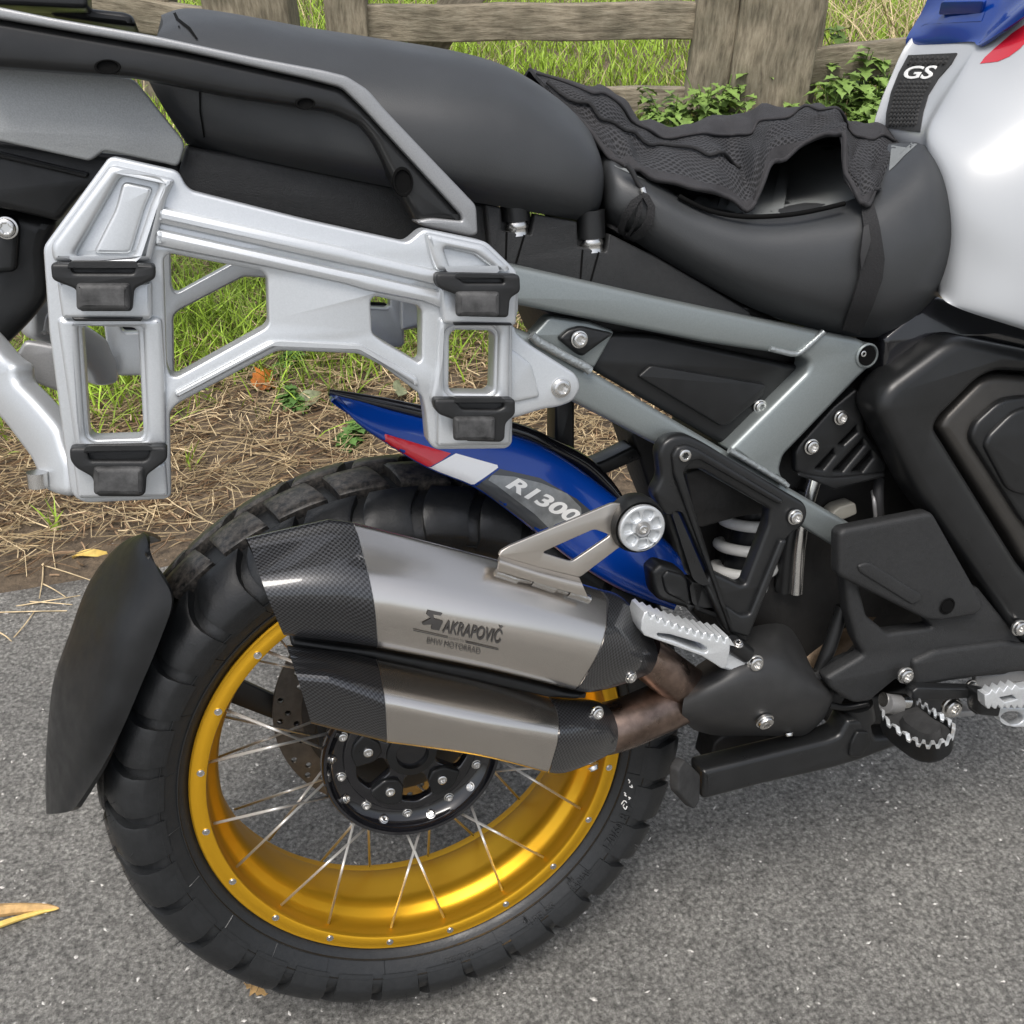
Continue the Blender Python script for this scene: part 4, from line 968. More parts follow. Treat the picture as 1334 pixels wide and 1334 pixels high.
tube('cable', [P(1145, 625, .10), P(1144, 650, .11), P(1146, 690, .11)], .0055, 'cord_black', bike)
tube('cable', [P(1137, 640, .10), P(1139, 655, .112), P(1142, 690, .11)], .0022, 'silver_dark', bike)
tube('stay_rod', [P(1098, 790, .12), P(1082, 840, .12), P(1066, 880, .12)], .0075, 'black_satin', bike, seg=12, smooth=1)
link('stay_nut', tube_mesh([P(1067.5, 874, .123), P(1065, 882, .123)], .0085, seg=6, smooth=1), 'bolt_steel', bike, smooth=20)

# ------------------------------------------------------------------ heat shield over the exhaust
hs = []
for col in ([(60, 205, .10), (30, 290, .150), (14, 370, .160), (22, 412, .150), (60, 448, .115)], [(140, 150, .10), (120, 250, .162), (110, 350, .172), (120, 420, .160), (140, 468, .12)],
            [(250, 62, .10), (240, 190, .166), (235, 320, .178), (245, 420, .164), (270, 470, .12)], [(400, 38, .10), (380, 160, .160), (380, 310, .176), (385, 410, .162), (400, 470, .12)],
            [(470, 108, .10), (480, 210, .150), (490, 310, .168), (490, 400, .156), (480, 470, .12)], [(520, 220, .10), (560, 270, .140), (575, 315, .152), (560, 380, .145), (535, 432, .12)], [(590, 285, .095), (598, 298, .125), (600, 315, .132), (592, 345, .128), (575, 385, .105)]):
    hs.append(Z(zI, col))
me = grid_mesh(surf(hs, 5, 5)); solidify(me, .004)
mat('shield_grey', (.022, .022, .022), .46, 0, noise=(40, .2), bump=(900, .2, .0006))
hso = link('heat_shield', me, 'shield_grey', bike, smooth=45)
pbolt(*Z(zI, [(297, 190)])[0], .171, 9.5, hso); pbolt(*Z(zI, [(334, 415)])[0], .171, 10, hso, axis=(0, -1, -.4)); pbolt(*Z(zI, [(425, 462)])[0], .13, 5, hso, axis=(0, -.5, -1))
# ------------------------------------------------------------------ passenger peg bracket
pb = plate('peg_bracket', Z(zL, [(243, 130), (268, 70), (325, 36), (400, 30), (500, 78), (950, 348), (1040, 400), (1057, 452), (1035, 520), (960, 572), (925, 615), (830, 880), (722, 1168), (655, 1140), (610, 1095), (520, 900), (330, 465), (285, 470), (255, 430), (212, 352), (262, 262)]), .158, .018, 'black_satin', bike,
           holes=[Z(zL, [(372, 250), (405, 218), (478, 214), (850, 432), (842, 512), (718, 838), (690, 846), (545, 778)]), Z(zL, [(336, 448), (372, 455), (520, 790), (500, 830), (448, 800)])], bevel=.004, rad=.006, hrad=.004)
plate('bracket_rib', Z(zL, [(318, 140), (345, 95), (400, 82), (470, 110), (930, 385), (900, 410), (470, 165), (420, 175), (380, 235), (600, 950), (690, 1010), (740, 1005), (905, 600), (945, 600), (735, 1130), (640, 1105), (330, 250)]), .163, .008, 'black_satin', pb, bevel=.003, rad=.003)
pbolt(*Z(zL, [(380, 136)])[0], .162, 8.5, pb); pbolt(*Z(zL, [(985, 474)])[0], .162, 8.5, pb)
# round bush
bc = P(833.6, 686, .185); pxl = (bc-Vector(CAMB)).length/FPX
bu = link('hanger_bush', frame_to(lathe_mesh([(.0001, -.02), (37*pxl, -.02), (38*pxl, -.012), (37.5*pxl, -.004), (35*pxl, .002), (32*pxl, .0)], 48), bc, (0, -1, 0)), 'black_satin', bike)
cpl = (bc+Vector((0, -.0065, 0)), Vector((1, 0, 0)), Vector((0, 0, 1)), Vector((0, -1, 0)))
sl = []
for k in range(7):
    a = 2*math.pi*k/7+.25; w = .30
    sl.append([(rr*pxl*math.cos(a+t), rr*pxl*math.sin(a+t)) for rr, t in ((14.5, -w*1.15), (25.5, -w), (26.5, 0), (25.5, w), (14.5, w*1.15), (13.8, 0))])
cap = link('bush_cap', plate_mesh(circle(31.5*pxl), cpl, .006, holes=sl, bevel=.0014, rad=0, hrad=.0035, raw=True), 'silver_powder', bu)
link('cap_floor', frame_to(lathe_mesh([(31*pxl, 0), (.0001, 0)], 40), bc+Vector((0, -.003, 0)), (0, -1, 0)), 'silver_powder', bu)
link('cap_recess', frame_to(lathe_mesh([(10.5*pxl, .0002), (10*pxl, .0008), (9*pxl, .0004), (.0001, .0002)], 32), bc+Vector((0, -.0066, 0)), (0, -1, 0)), 'silver_dark', bu)
bolt(bc+Vector((0, -.0064, 0)), 6.5*pxl, bu)
# heel block
plate('heel_block', Z(zL, [(205, 772), (258, 730), (375, 768), (400, 800), (425, 960), (438, 985), (330, 955), (240, 925), (222, 890)]), .150, .025, 'black_plastic', bike, bevel=.005, rad=.004)
plate('heel_block_face', Z(zL, [(262, 800), (290, 765), (378, 790), (398, 815), (420, 955), (300, 900), (280, 880)]), .153, .008, 'black_plastic', bike, bevel=.003, rad=.003)
plate('heel_bracket', Z(zL, [(415, 820), (505, 830), (560, 965), (575, 1030), (440, 985)]), .148, .02, 'black_satin', bike, holes=[Z(zL, [(425, 845), (500, 850), (545, 960), (440, 935)])], bevel=.003, rad=.003)
# passenger footpeg
teeth = []
for k in range(12):
    f = k/11; x = 178+f*440; y = 1000+f*135+18*math.sin(f*3); teeth += [(x-13, y-6), (x+5, y-14), (x+15, y+26), (x+24, y+28)]
peg = plate('passenger_peg', Z(zL, [(146, 1085), (150, 1035)]+teeth+[(632, 1150), (630, 1200), (610, 1292), (585, 1296), (480, 1230), (300, 1165), (165, 1118)]), .196, .030, 'peg_silver', bike,
            holes=[Z(zL, [(232, 1105), (300, 1110), (470, 1160), (515, 1190), (500, 1215), (440, 1195), (330, 1150), (240, 1125)])], bevel=.0012, rad=0, hrad=.003)
plate('peg_arm', Z(zL, [(620, 1205), (728, 1255), (700, 1335), (565, 1292), (600, 1270)]), .168, .022, 'peg_silver', bike, bevel=.003)
link('peg_hinge', tube_mesh([P(952, 838, .17), P(972, 852, .165)], .009, seg=16, smooth=1), 'black_satin', bike, smooth=60)
pbolt(*Z(zL, [(675, 1160)])[0], .176, 5.5, peg, axis=(0, -.4, 1))

# ------------------------------------------------------------------ subframe
sf = plate('subframe', [(660, 343), (850, 386), (920, 401), (1066, 431), (1120, 442), (1140, 452), (1144, 463), (1142, 472), (1120, 492), (1022, 594), (1017, 612), (1024, 634), (985, 612), (950, 586), (1053, 484), (1056, 472), (1046, 465), (1002, 459), (920, 447), (675, 398), (655, 394)], .138, .030, 'grey_frame', bike, bevel=.0055, rad=.004)
lr = plate('lower_rail', [(670, 428), (700, 440), (768, 482), (920, 572), (1025, 634), (1113, 685), (1112, 722), (1093, 716), (1050, 690), (862, 584), (748, 525), (690, 495), (660, 480)], .134, .030, 'grey_frame', bike, bevel=.006, rad=.004)
plate('frame_gusset', Z(zK, [(250, 990), (300, 940), (362, 868), (620, 905), (770, 962), (640, 1195), (420, 1090)]), .126, .02, 'grey_frame', sf, bevel=.003)
for nm, pts, r in (('weld_bead', Z(zK, [(248, 985), (300, 1030), (400, 1085), (500, 1140), (580, 1180), (612, 1205)]), .0042), ('weld_bead', Z(zF, [(195, 553), (260, 590), (330, 632), (400, 675), (420, 692)]), .0030), ('weld_bead', Z(zF, [(352, 160), (400, 172), (455, 180), (500, 150), (560, 95)]), .0028)):
    q = [P(x, y, .139) for x, y in pts]; link('weld_bead', tube_mesh(q, r, seg=8, smooth=6), 'weld_grey', sf, smooth=60)
c = P(*Z(zF, [(728, 188)])[0], .139); k_ = (c-Vector(CAMB)).length/FPX
link('frame_socket', frame_to(lathe_mesh([(15*k_, -.012), (15.5*k_, .0005), (13.5*k_, .0015), (12.5*k_, 0), (12.2*k_, -.012), (.0001, -.013)], 32), c, (0, -1, 0)), 'grey_frame', sf)
link('socket_shade_disc', frame_to(lathe_mesh([(12*k_, .0), (.0001, .0)], 24), c+Vector((0, -.0006, 0)), (0, -1, 0)), 'black_deep', sf)  # black disc proud of the frame, painted shade of the socket's depth
pbolt(*Z(zF, [(712, 180)])[0], .1385, 4, sf)

# side cover between the rails
sc = plate('side_cover', [(757, 463), (800, 434), (850, 436), (1051, 479), (1049, 487), (953, 584), (935, 576), (775, 484)], .119, .015, 'black_plastic', bike, bevel=.005, rad=.004)
plate('cover_panel', Z(zK, [(912, 1242), (992, 1172)])+Z(zF, [(340, 300), (328, 345), (195, 455), (165, 462)]), .1235, .008, 'black_plastic', sc, bevel=.002, rad=.003)
plate('cover_tab', Z(zK, [(415, 1008), (480, 950), (560, 930), (768, 975), (650, 1060), (570, 1120), (535, 1105)]), .132, .01, 'black_plastic', sc, bevel=.003, rad=.004)
pbolt(*Z(zK, [(548, 1012)])[0], .136, 9.5, sc); pbolt(*Z(zF, [(315, 385)])[0], .122, 7.5, sc)
plate('cover_bracket', Z(zF, [(272, 455), (310, 400), (405, 325), (410, 345)]), .117, .006, 'grey_frame', sc, bevel=.001)

# vented cover
vc = plate('vented_cover', Z(zF, [(452, 560), (470, 530), (600, 385), (690, 313), (710, 350), (720, 480), (802, 600), (800, 655), (600, 705), (455, 640)]), .118, .012, 'black_plastic', bike, bevel=.003,
           holes=[Z(zF, [(620, 530), (688, 460), (692, 486), (640, 534)]), Z(zF, [(600, 632), (715, 508), (718, 536), (636, 636)]), Z(zF, [(672, 634), (747, 553), (752, 585), (712, 638)]), Z(zF, [(530, 624), (600, 549), (606, 572), (562, 628)])], hrad=.001)
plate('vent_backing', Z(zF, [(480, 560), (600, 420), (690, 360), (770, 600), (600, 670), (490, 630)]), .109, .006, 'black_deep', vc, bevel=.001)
plate('cover_chin', Z(zF, [(458, 642), (600, 660), (798, 640), (800, 656), (600, 707)]), .122, .01, 'black_plastic', vc, bevel=.002, rad=.002)
pbolt(*Z(zF, [(628, 427)])[0], .121, 8, vc); pbolt(*Z(zF, [(515, 540)])[0], .121, 8.5, vc)

# black frame covers on the right
cu_ = plate('frame_cover', Z(zF, [(622, 880), (640, 860), (970, 795), (988, 802), (1178, 1140), (1176, 1172), (1150, 1192), (1005, 1216), (960, 1210), (620, 1042)]), .168, .018, 'black_plastic_grain', bike, bevel=.005, rad=.006)
plate('cover_rib', Z(zF, [(692, 1000), (735, 984), (940, 1112), (938, 1135), (905, 1152), (700, 1025)]), .1705, .005, 'black_plastic_grain', cu_, bevel=.0022, rad=.008, res=3)
c = P(*Z(zF, [(1037, 1155)])[0], .1685); link('hole_shade_disc', frame_to(lathe_mesh([(.0095, .0005), (.008, .0008), (.0072, -.0005), (.0070, .0006), (.0001, .0006)], 24), c, (0, -1, 0)), 'black_deep', cu_)  # no opening: black disc on the cover paints the hole's shade
cl_ = plate('lower_cover', [(1096, 715), (1110, 705), (1208, 770), (1225, 776), (1275, 765), (1334, 838), (1500, 900), (1500, 905), (1334, 868), (1192, 898), (1178, 892), (1171, 884), (1150, 901), (1133, 915), (1113, 917), (1083, 898), (1076, 884), (1127, 854), (1117, 837), (1107, 800)], .156, .02, 'black_plastic_grain', bike,
            holes=[Z(zF, [(700, 1080), (760, 1105), (940, 1190), (985, 1238), (810, 1262), (730, 1195)])], bevel=.005, rad=.005, hrad=.004)
plate('sump_panel', Z(zI, [(575, 255), (640, 190), (720, 160), (885, 168), (835, 240), (745, 338), (690, 345), (630, 325)]), .150, .02, 'black_satin', bike, bevel=.004)
tube('panel_line', [P(*Z(zI, [(640, 236)])[0], .1505), P(*Z(zI, [(760, 212)])[0], .1505), P(*Z(zI, [(860, 188)])[0], .1505)], .0018, 'black_plastic', bike, seg=6)
plate('under_panel', [(1190, 862), (1220, 848), (1310, 836), (1400, 850), (1500, 880), (1500, 925), (1334, 876), (1230, 890), (1192, 897)], .162, .02, 'black_plastic_grain', bike, bevel=.006, rad=.006)
pbolt(*Z(zI, [(877, 237)])[0], .168, 9, cl_); pbolt(1328, 818, .168, 8.5, cl_)

# fairing band and cylinder cover
fb = plate('side_fairing', [(1146, 535), (1158, 505), (1235, 448), (1258, 439), (1334, 455), (1500, 490), (1500, 930), (1334, 838), (1290, 770), (1200, 645)], .165, .05, 'black_satin', bike,
           holes=[Z(zF, [(1000, 470), (1020, 430), (1170, 280), (1240, 250), (1500, 262), (1700, 300), (1700, 1300), (1500, 1170), (1334, 1010)])], bevel=.012, rad=.02, hrad=.012)
plate('cylinder_cover', Z(zF, [(1012, 470), (1035, 425), (1175, 283), (1230, 262), (1700, 290), (1700, 1400), (1334, 985), (1290, 900)]), .150, .03, 'cover_bronze', bike, bevel=.008, rad=.012)
plate('cover_step', Z(zF, [(1130, 510), (1150, 450), (1250, 358), (1334, 345), (1700, 350), (1700, 1200), (1334, 830)]), .158, .012, 'black_satin', bike, bevel=.004, rad=.012)
plate('cover_boss', Z(zF, [(1185, 540), (1200, 500), (1300, 400), (1400, 375), (1700, 400), (1700, 900), (1400, 740), (1300, 720), (1270, 700)]), .163, .012, 'black_satin', bike, bevel=.004, rad=.012)
plate('tank_lower_trim', [(1152, 440), (1210, 392), (1222, 386), (1334, 425), (1500, 480), (1500, 530), (1334, 462), (1260, 446), (1225, 458), (1168, 512), (1152, 500)], .130, .05, 'black_gloss', bike, bevel=.006, rad=.006)

# ------------------------------------------------------------------ centre stand
cs = empty('centre_stand', bike)
plate('stand_leg', Z(zI, [(92, 608), (350, 545), (575, 490), (625, 470), (655, 410), (745, 405), (760, 478), (880, 468), (880, 502), (700, 570), (575, 606), (330, 660), (95, 722)]), .135, .032, 'black_satin', cs, bevel=.006, rad=.005)
plate('stand_foot', Z(zI, [(2, 600), (28, 562), (86, 622), (82, 722), (62, 756), (2, 690)]), ((887, 1005, .16), (912, 1005, .14), (900, 1050, .15)), .012, 'peg_rubber', cs, bevel=.002)
plate('stand_lug', Z(zI, [(668, 500), (690, 455), (735, 455), (745, 500), (705, 555), (660, 552)]), .139, .006, 'black_plastic', cs, bevel=.002)
plate('stand_bracket', Z(zI, [(118, 590), (140, 500), (170, 470), (420, 440), (560, 490), (560, 500), (300, 540), (230, 560)]), .08, .04, 'engine_black', cs, bevel=.004)
link('stand_pivot', tube_mesh([P(*Z(zI, [(690, 345)])[0], .12), P(*Z(zI, [(700, 405)])[0], .12)], .017, seg=18, smooth=1), 'black_satin', cs, smooth=60)
tube('stand_spring', [P(*Z(zI, [(580, 350)])[0], .13), P(*Z(zI, [(640, 360)])[0], .13), P(*Z(zI, [(730, 345)])[0], .13)], .004, 'black_plastic', bike)
plate('stand_mount', Z(zI, [(560, 300), (760, 320), (930, 270), (1000, 400), (860, 420), (760, 440), (640, 440), (570, 420)]), .06, .06, 'engine_black', bike, bevel=.004)

# ------------------------------------------------------------------ rider footpeg (sticks out towards the camera)
rp_ = empty('rider_peg', bike)
peri = Z(zI, [(782, 392, .160), (800, 430, .178), (850, 470, .198), (900, 505, .216), (950, 522, .232), (1000, 522, .246), (1045, 505, .252), (1066, 470, .250), (1058, 445, .240), (1020, 415, .222), (980, 390, .206), (940, 362, .186), (915, 345, .170)])
pp = crom([tuple(P(*c)) for c in peri], 8); up_ = Vector((0, 0, 1))
rows = [[], [], [], []]; tips = [[], [], [], []]; cen = pp.mean(0)
for i, q in enumerate(pp):
    v = Vector(q); ou = Vector((q[0]-cen[0], q[1]-cen[1], 0)).normalized(); ht = .0035+(.0055 if (i//3) % 2 == 0 else 0)
    for R0, lo_, hi_, t_ in ((rows, -.013, ht-.0025, .0035), (tips, ht-.0025, ht, .0037)):
        R0[0].append(tuple(v+ou*(0 if R0 is rows else .0004)+up_*lo_)); R0[1].append(tuple(v+ou*(0 if R0 is rows else .0004)+up_*hi_)); R0[2].append(tuple(v-ou*t_+up_*hi_)); R0[3].append(tuple(v-ou*t_+up_*lo_))
link('peg_body', grid_mesh(np.swapaxes(np.array(rows), 0, 1), True, True), 'black_plastic', rp_, smooth=30)
link('toothed_rim', grid_mesh(np.swapaxes(np.array(tips), 0, 1), True, True), 'peg_silver', rp_, smooth=30)
bm = bmesh.new(); ins = [Vector(cen)+(Vector(q)-Vector(cen))*.86+Vector((0, 0, .001)) for q in pp[::2]]
bm.faces.new([bm.verts.new(v) for v in ins]); bmesh.ops.recalc_face_normals(bm, faces=bm.faces)
ex = bmesh.ops.extrude_face_region(bm, geom=bm.faces[:]); bmesh.ops.translate(bm, verts=[e for e in ex['geom'] if isinstance(e, bmesh.types.BMVert)], vec=(0, 0, -.02))
link('rubber_insert', bm_mesh(bm), 'peg_rubber', rp_, smooth=30)
cn = Vector(cen)
bm = bmesh.new(); ins = [Vector(cen)+(Vector(q)-Vector(cen))*.60 for q in pp[::4]]
top = [bm.verts.new(v+Vector((0, 0, .0075))-(v-cn)*.15) for v in ins]; lowv = [bm.verts.new(v-Vector((0, 0, .002))) for v in ins]; bm.faces.new(top)
for i in range(len(top)): bm.faces.new((top[i], top[(i+1) % len(top)], lowv[(i+1) % len(top)], lowv[i]))
link('rubber_pad', bm_mesh(bm), 'peg_rubber', rp_, smooth=25)
tube('peg_hinge_pin', [P(*Z(zI, [(790, 330)])[0], .15), P(*Z(zI, [(885, 335)])[0], .15)], .008, 'bolt_steel', rp_, seg=14, smooth=1)
tube('peg_return_spring', [P(*Z(zI, [(800, 345)])[0], .155), P(*Z(zI, [(850, 350)])[0], .155)], .011, 'silver_dark', rp_, seg=14, smooth=1)
# brake pedal
bp_ = empty('brake_pedal', bike)
plate('pedal_arm', Z(zI, [(905, 300), (925, 285), (1140, 290), (1195, 300), (1200, 385), (1150, 390), (1140, 325), (925, 338), (905, 330)]), .175, .014, 'black_satin', bp_, bevel=.002, rad=.002)
plate('pedal_block', Z(zI, [(1155, 305), (1200, 308), (1250, 355), (1240, 400), (1160, 392)]), .190, .02, 'black_satin', bp_, bevel=.003)
tt = []
for k in range(8):
    x = 1195+k*25; tt += [(x-10, 352-k*0+(6 if k % 2 else 0)), (x, 366), (x+8, 366), (x+14, 352)]
plate('pedal_tread', Z(zI, [(1182, 312), (1200, 308), (1212, 290), (1226, 306), (1240, 282), (1256, 300), (1272, 276), (1288, 292), (1302, 272), (1320, 288), (1400, 270), (1400, 350)]+list(reversed(tt))), .205, .012, 'peg_silver', bp_, holes=[Z(zI, [(1240, 322), (1290, 312), (1310, 330), (1260, 342)])], bevel=.001, rad=0)
plate('pedal_loop', Z(zI, [(1228, 362), (1400, 365), (1400, 438), (1290, 438), (1240, 405)]), .185, .01, 'peg_silver', bp_, holes=[[(884+(1290+45*math.cos(a))*450/1334, 800+(402+26*math.sin(a))*450/1334) for a in [2*math.pi*i/20 for i in range(20)]]], bevel=.0015)
plate('heel_plate', Z(zI, [(1148, 240), (1260, 232), (1300, 212), (1400, 205), (1400, 262), (1300, 262), (1240, 275), (1150, 282)]), .150, .008, 'silver_dark', bp_, bevel=.0015)
plate('pedal_mount', Z(zI, [(985, 380), (1140, 375), (1145, 395), (1000, 403)]), .14, .03, 'silver_dark', bp_, bevel=.001)
pbolt(*Z(zI, [(1055, 360)])[0], .158, 11, bp_); pbolt(*Z(zI, [(1130, 280)])[0], .15, 7, bp_)

# ------------------------------------------------------------------ tail: grab rail, panels, undertray
ut = plate('undertray', [(243, 190), (400, 218), (640, 266), (700, 285), (850, 330), (978, 408), (850, 388), (672, 350), (640, 345), (531, 318), (250, 255), (232, 226)], .112, .22, 'black_plastic_grain', bike, bevel=.004)
plate('tail_panel', Z(zA, [(-160, 240), (0, 256), (515, 300), (718, 555), (688, 645), (640, 632), (400, 582), (372, 605), (345, 622), (0, 545), (-160, 520)]), .128, .012, 'tail_grey', bike, bevel=.002, rad=.006)
plate('tail_body', Z(zA, [(-200, 520), (0, 540), (395, 590), (700, 620), (760, 760), (520, 800), (320, 740), (225, 855), (0, 805), (-200, 770)]), .100, .20, 'black_plastic', bike, bevel=.006)
plate('tail_step', Z(zA, [(-200, 560), (0, 585), (345, 668), (335, 690), (0, 612), (-200, 590)]), .106, .02, 'black_plastic', bike, bevel=.003, rad=.002)
pl_ = plate('plate_carrier', Z(zA, [(-200, 790), (0, 800), (235, 850), (170, 955), (188, 1150), (120, 1240), (0, 1360), (-200, 1480)]), .075, .15, 'black_plastic', bike, bevel=.01, rad=.02)
plate('carrier_boss', Z(zA, [(-60, 830), (50, 835), (72, 880), (60, 1050), (-60, 1060)]), .088, .02, 'black_plastic', bike, bevel=.004)
pbolt(8, 297, .09, 10.5, pl_)
gr = plate('grab_rail', [(-60, 18), (0, 24), (236, 66), (400, 102), (446, 114), (474, 140), (602, 280), (606, 290), (568, 288), (546, 292), (515, 238), (488, 184), (471, 163), (434, 146), (303, 126), (175, 100), (0, 87), (-60, 84)], .166, .034, 'black_satin', bike, bevel=.006, rad=.005)
gs = plate('grab_rail_trim', [(-60, -4), (0, 9), (68, 23), (200, 46), (330, 74), (420, 91), (452, 99), (480, 117), (502, 143), (621, 268), (623, 305), (614, 308), (552, 295), (540, 288), (562, 284), (603, 288), (601, 280), (474, 141), (446, 114), (400, 102), (236, 65), (0, 24), (-60, 16)], .171, .022, 'grey_trim', gr, bevel=.002, rad=.004)
for (x, y, w) in ((140, 87, 13), (398, 135, 11), (525, 237, 12)):
    c = P(x, y, .1675); k_ = (c-Vector(CAMB)).length/FPX
    o = link('slot_shade_disc', frame_to(lathe_mesh([(w*k_*1.1, -.001), (w*k_*1.05, .0012), (w*k_*.9, .0012), (w*k_*.8, -.0005), (.0001, -.0008)], 28), Vector((0, 0, 0)), (0, -1, 0)), 'black_deep', gr)  # near-black dish on the rail face; recess shade put into its colour
    o.location = c; o.scale = (1, 1, .55 if y < 200 else 1.35)
plate('top_rack', Z(zA, [(-100, -60), (330, -20), (340, 30), (480, 45), (512, 58), (530, 104), (400, 88), (200, 60), (180, 30), (-100, 10)]), .06, .12, 'black_plastic', bike, bevel=.006)
plate('rack_pad', Z(zA, [(-100, -120), (332, -90), (338, 32), (190, 26), (-100, 12)]), .10, .05, 'black_satin', bike, bevel=.003)
# second side panel with the two bosses
pn = plate('side_panel', [(632, 266)]+Z(zB, [(750, 800), (752, 890), (866, 906), (880, 826), (1045, 856), (1045, 950), (1156, 973), (1168, 902), (1334, 985)])+[(920, 372), (977, 406), (978, 414), (920, 406), (850, 391), (672, 352), (640, 345)], .122, .012, 'black_plastic_grain', bike, bevel=.002, rad=.002)
for x, y in ((672, 288), (770, 310)):
    c = P(x, y+1, .112); up3 = Vector((0, 0, 1))
    link('boss', tube_mesh([c+up3*.024, c+up3*.001], .0125, seg=24, smooth=1), 'black_satin', pn, smooth=50)
    link('boss_ring', tube_mesh([c+up3*.002, c-up3*.004, c-up3*.006, c-up3*.011], [.0095, .0112, .0100, .0108], seg=24, smooth=2), 'bolt_steel', pn, smooth=60)
for x0, y0, x1, y1 in ((660, 302, 659, 338), (683, 306, 672, 343), (759, 325, 756, 366), (780, 328, 769, 368)):
    tube('panel_crease', [P(x0, y0, .1222), P(x1, y1, .1222)], .0009, 'black_deep', pn, seg=6, smooth=1)

# ------------------------------------------------------------------ pannier carriers
def latch(parent, reg, outline, slot):
    a = plate_mesh(Z(reg, outline), .243, .014, bevel=.0035, rad=.003); b = plate_mesh(Z(reg, outline), .2485, .007, holes=[Z(reg, slot)], bevel=.0022, rad=.003, hrad=.002)
    o = link('latch', join([a, b]), 'latch_rubber', parent)
    ys = [p[1] for p in outline]; xs = [p[0] for p in outline]; y0, y1 = min(ys), max(ys); xm = (min(xs)+max(xs))/2; hw = (max(xs)-min(xs))*.26
    link('latch_tongue', plate_mesh(Z(reg, [(xm-hw, y0+(y1-y0)*.42), (xm+hw, y0+(y1-y0)*.42), (xm+hw*.98, y1-4), (xm-hw*.98, y1-4)]), .2525, .008, bevel=.004, rad=.003), 'latch_worn', o)
    return o
def carrier():
    root = empty('pannier_carrier', bike)
    outl = [(143, 203), (232, 223), (242, 242), (250, 249), (400, 287), (531, 316), (552, 298), (634, 315), (655, 335), (673, 353), (675, 362), (676, 407), (668, 427), (668, 578), (660, 585), (568, 586), (559, 578), (555, 535), (550, 516), (500, 478), (477, 466), (466, 461), (362, 457), (232, 526), (221, 537), (223, 646), (216, 651), (111, 656), (96, 648), (91, 636), (64, 434), (56, 322)]
    h = [[(107, 428), (116, 567), (123, 573), (183, 571), (187, 565), (180, 432), (174, 427), (112, 425)],
         [(213, 338), (219, 330), (341, 353), (348, 361), (350, 421), (345, 428), (231, 491), (222, 490), (217, 478)],
         [(483, 392), (488, 386), (545, 398), (550, 405), (550, 467), (545, 473), (500, 446), (485, 435)],
         [(586, 437), (592, 430), (640, 431), (645, 437), (643, 508), (637, 513), (590, 512), (585, 506)]]
    base = plate('carrier_frame', outl, .226, .020, 'silver_powder', root, holes=h, bevel=.0022, rad=.004, hrad=.003)
    # raised head with a pressed recess
    plate('raised_head', Z(zM, [(432, 58), (790, 140), (740, 240), (655, 592), (120, 592), (105, 500)]), .233, .010, 'silver_powder', root, holes=[Z(zM, [(490, 118), (705, 165), (655, 270), (560, 562), (235, 562), (420, 240)])], bevel=.0042, rad=.004, hrad=.004, res=3)
    plate('recess_floor', Z(zM, [(500, 150), (670, 185), (620, 300), (545, 550), (335, 545), (460, 300)]), .2295, .006, 'silver_powder', root, bevel=.0028, rad=.004, res=3)
    # beam ribs
    plate('beam_rib', Z(zA, [(596, 792), (1334, 956)])+[(480, 331), (588, 356), (588, 377), (480, 352)]+Z(zA, [(1334, 1026), (596, 862)]), .2322, .010, 'silver_powder', root, bevel=.0052, rad=.002, res=1)
    plate('beam_rib', Z(zA, [(596, 880), (1334, 1044)])+[(480, 358), (588, 383), (588, 408), (552, 394), (480, 380)]+Z(zA, [(1334, 1100), (1040, 1036), (650, 962), (596, 950)]), .2322, .010, 'silver_powder', root, bevel=.0052, rad=.002, res=1)
    # column ribs
    plate('column_rib', [(73, 414), (211, 414), (216, 500), (217, 582), (98, 588)], .2315, .010, 'silver_powder', root, holes=[[(101, 424), (110, 570), (120, 578), (188, 576), (192, 566), (186, 426)]], bevel=.004, rad=.004, hrad=.003, res=3)
    plate('column_rib', [(572, 414), (666, 414), (665, 528), (568, 530), (560, 520), (570, 470)], .2315, .010, 'silver_powder', root, holes=[[(580, 433), (589, 425), (643, 425), (651, 434), (649, 512), (640, 519), (588, 518), (579, 509)]], bevel=.004, rad=.004, hrad=.003, res=3)
    plate('arm_rib', [(226, 512), (352, 444), (470, 449), (545, 492), (546, 506), (470, 457), (362, 451), (230, 520)], .2320, .010, 'silver_powder', root, bevel=.0035, rad=.003, res=3)
    # head on the right with its pressed recess
    plate('raised_head', Z(zN, [(255, 60), (630, 140), (800, 300), (330, 308), (290, 200)]), .232, .010, 'silver_powder', root, holes=[Z(zN, [(375, 160), (570, 200), (690, 290), (420, 292)])], bevel=.004, rad=.004, hrad=.003, res=3)
    # latch boxes
    for reg, box, bar in ((zM, [(140, 690), (660, 690), (660, 890), (640, 905), (170, 900)], [(218, 890), (612, 892), (600, 912), (240, 912)]), (zN, [(345, 400), (835, 405), (825, 630), (800, 645), (372, 632)], [(430, 620), (790, 622), (800, 640), (440, 640)])):
        plate('latch_box', Z(reg, box), .236, .014, 'silver_powder', root, bevel=.003, rad=.003)
        plate('latch_bar', Z(reg, bar), .2375, .006, 'black_satin', root, bevel=.001, rad=.001)
    for reg, box in ((zD, [(282, 600), (640, 600), (650, 735), (300, 742)]), (zE, [(505, 400), (795, 400), (785, 535), (505, 540)])):
        plate('latch_box', Z(reg, box), .2345, .012, 'silver_powder', root, bevel=.003, rad=.003)
    latch(root, zM, [(106, 597), (676, 603), (679, 680), (562, 736), (553, 845), (540, 859), (275, 859), (258, 845), (248, 738), (115, 688)], [(218, 606), (568, 608), (560, 652), (225, 650)])
    latch(root, zN, [(328, 315), (847, 325), (852, 430), (786, 472), (778, 576), (764, 591), (528, 586), (510, 572), (505, 470), (345, 408), (325, 372)], [(455, 334), (732, 340), (752, 376), (500, 376)])
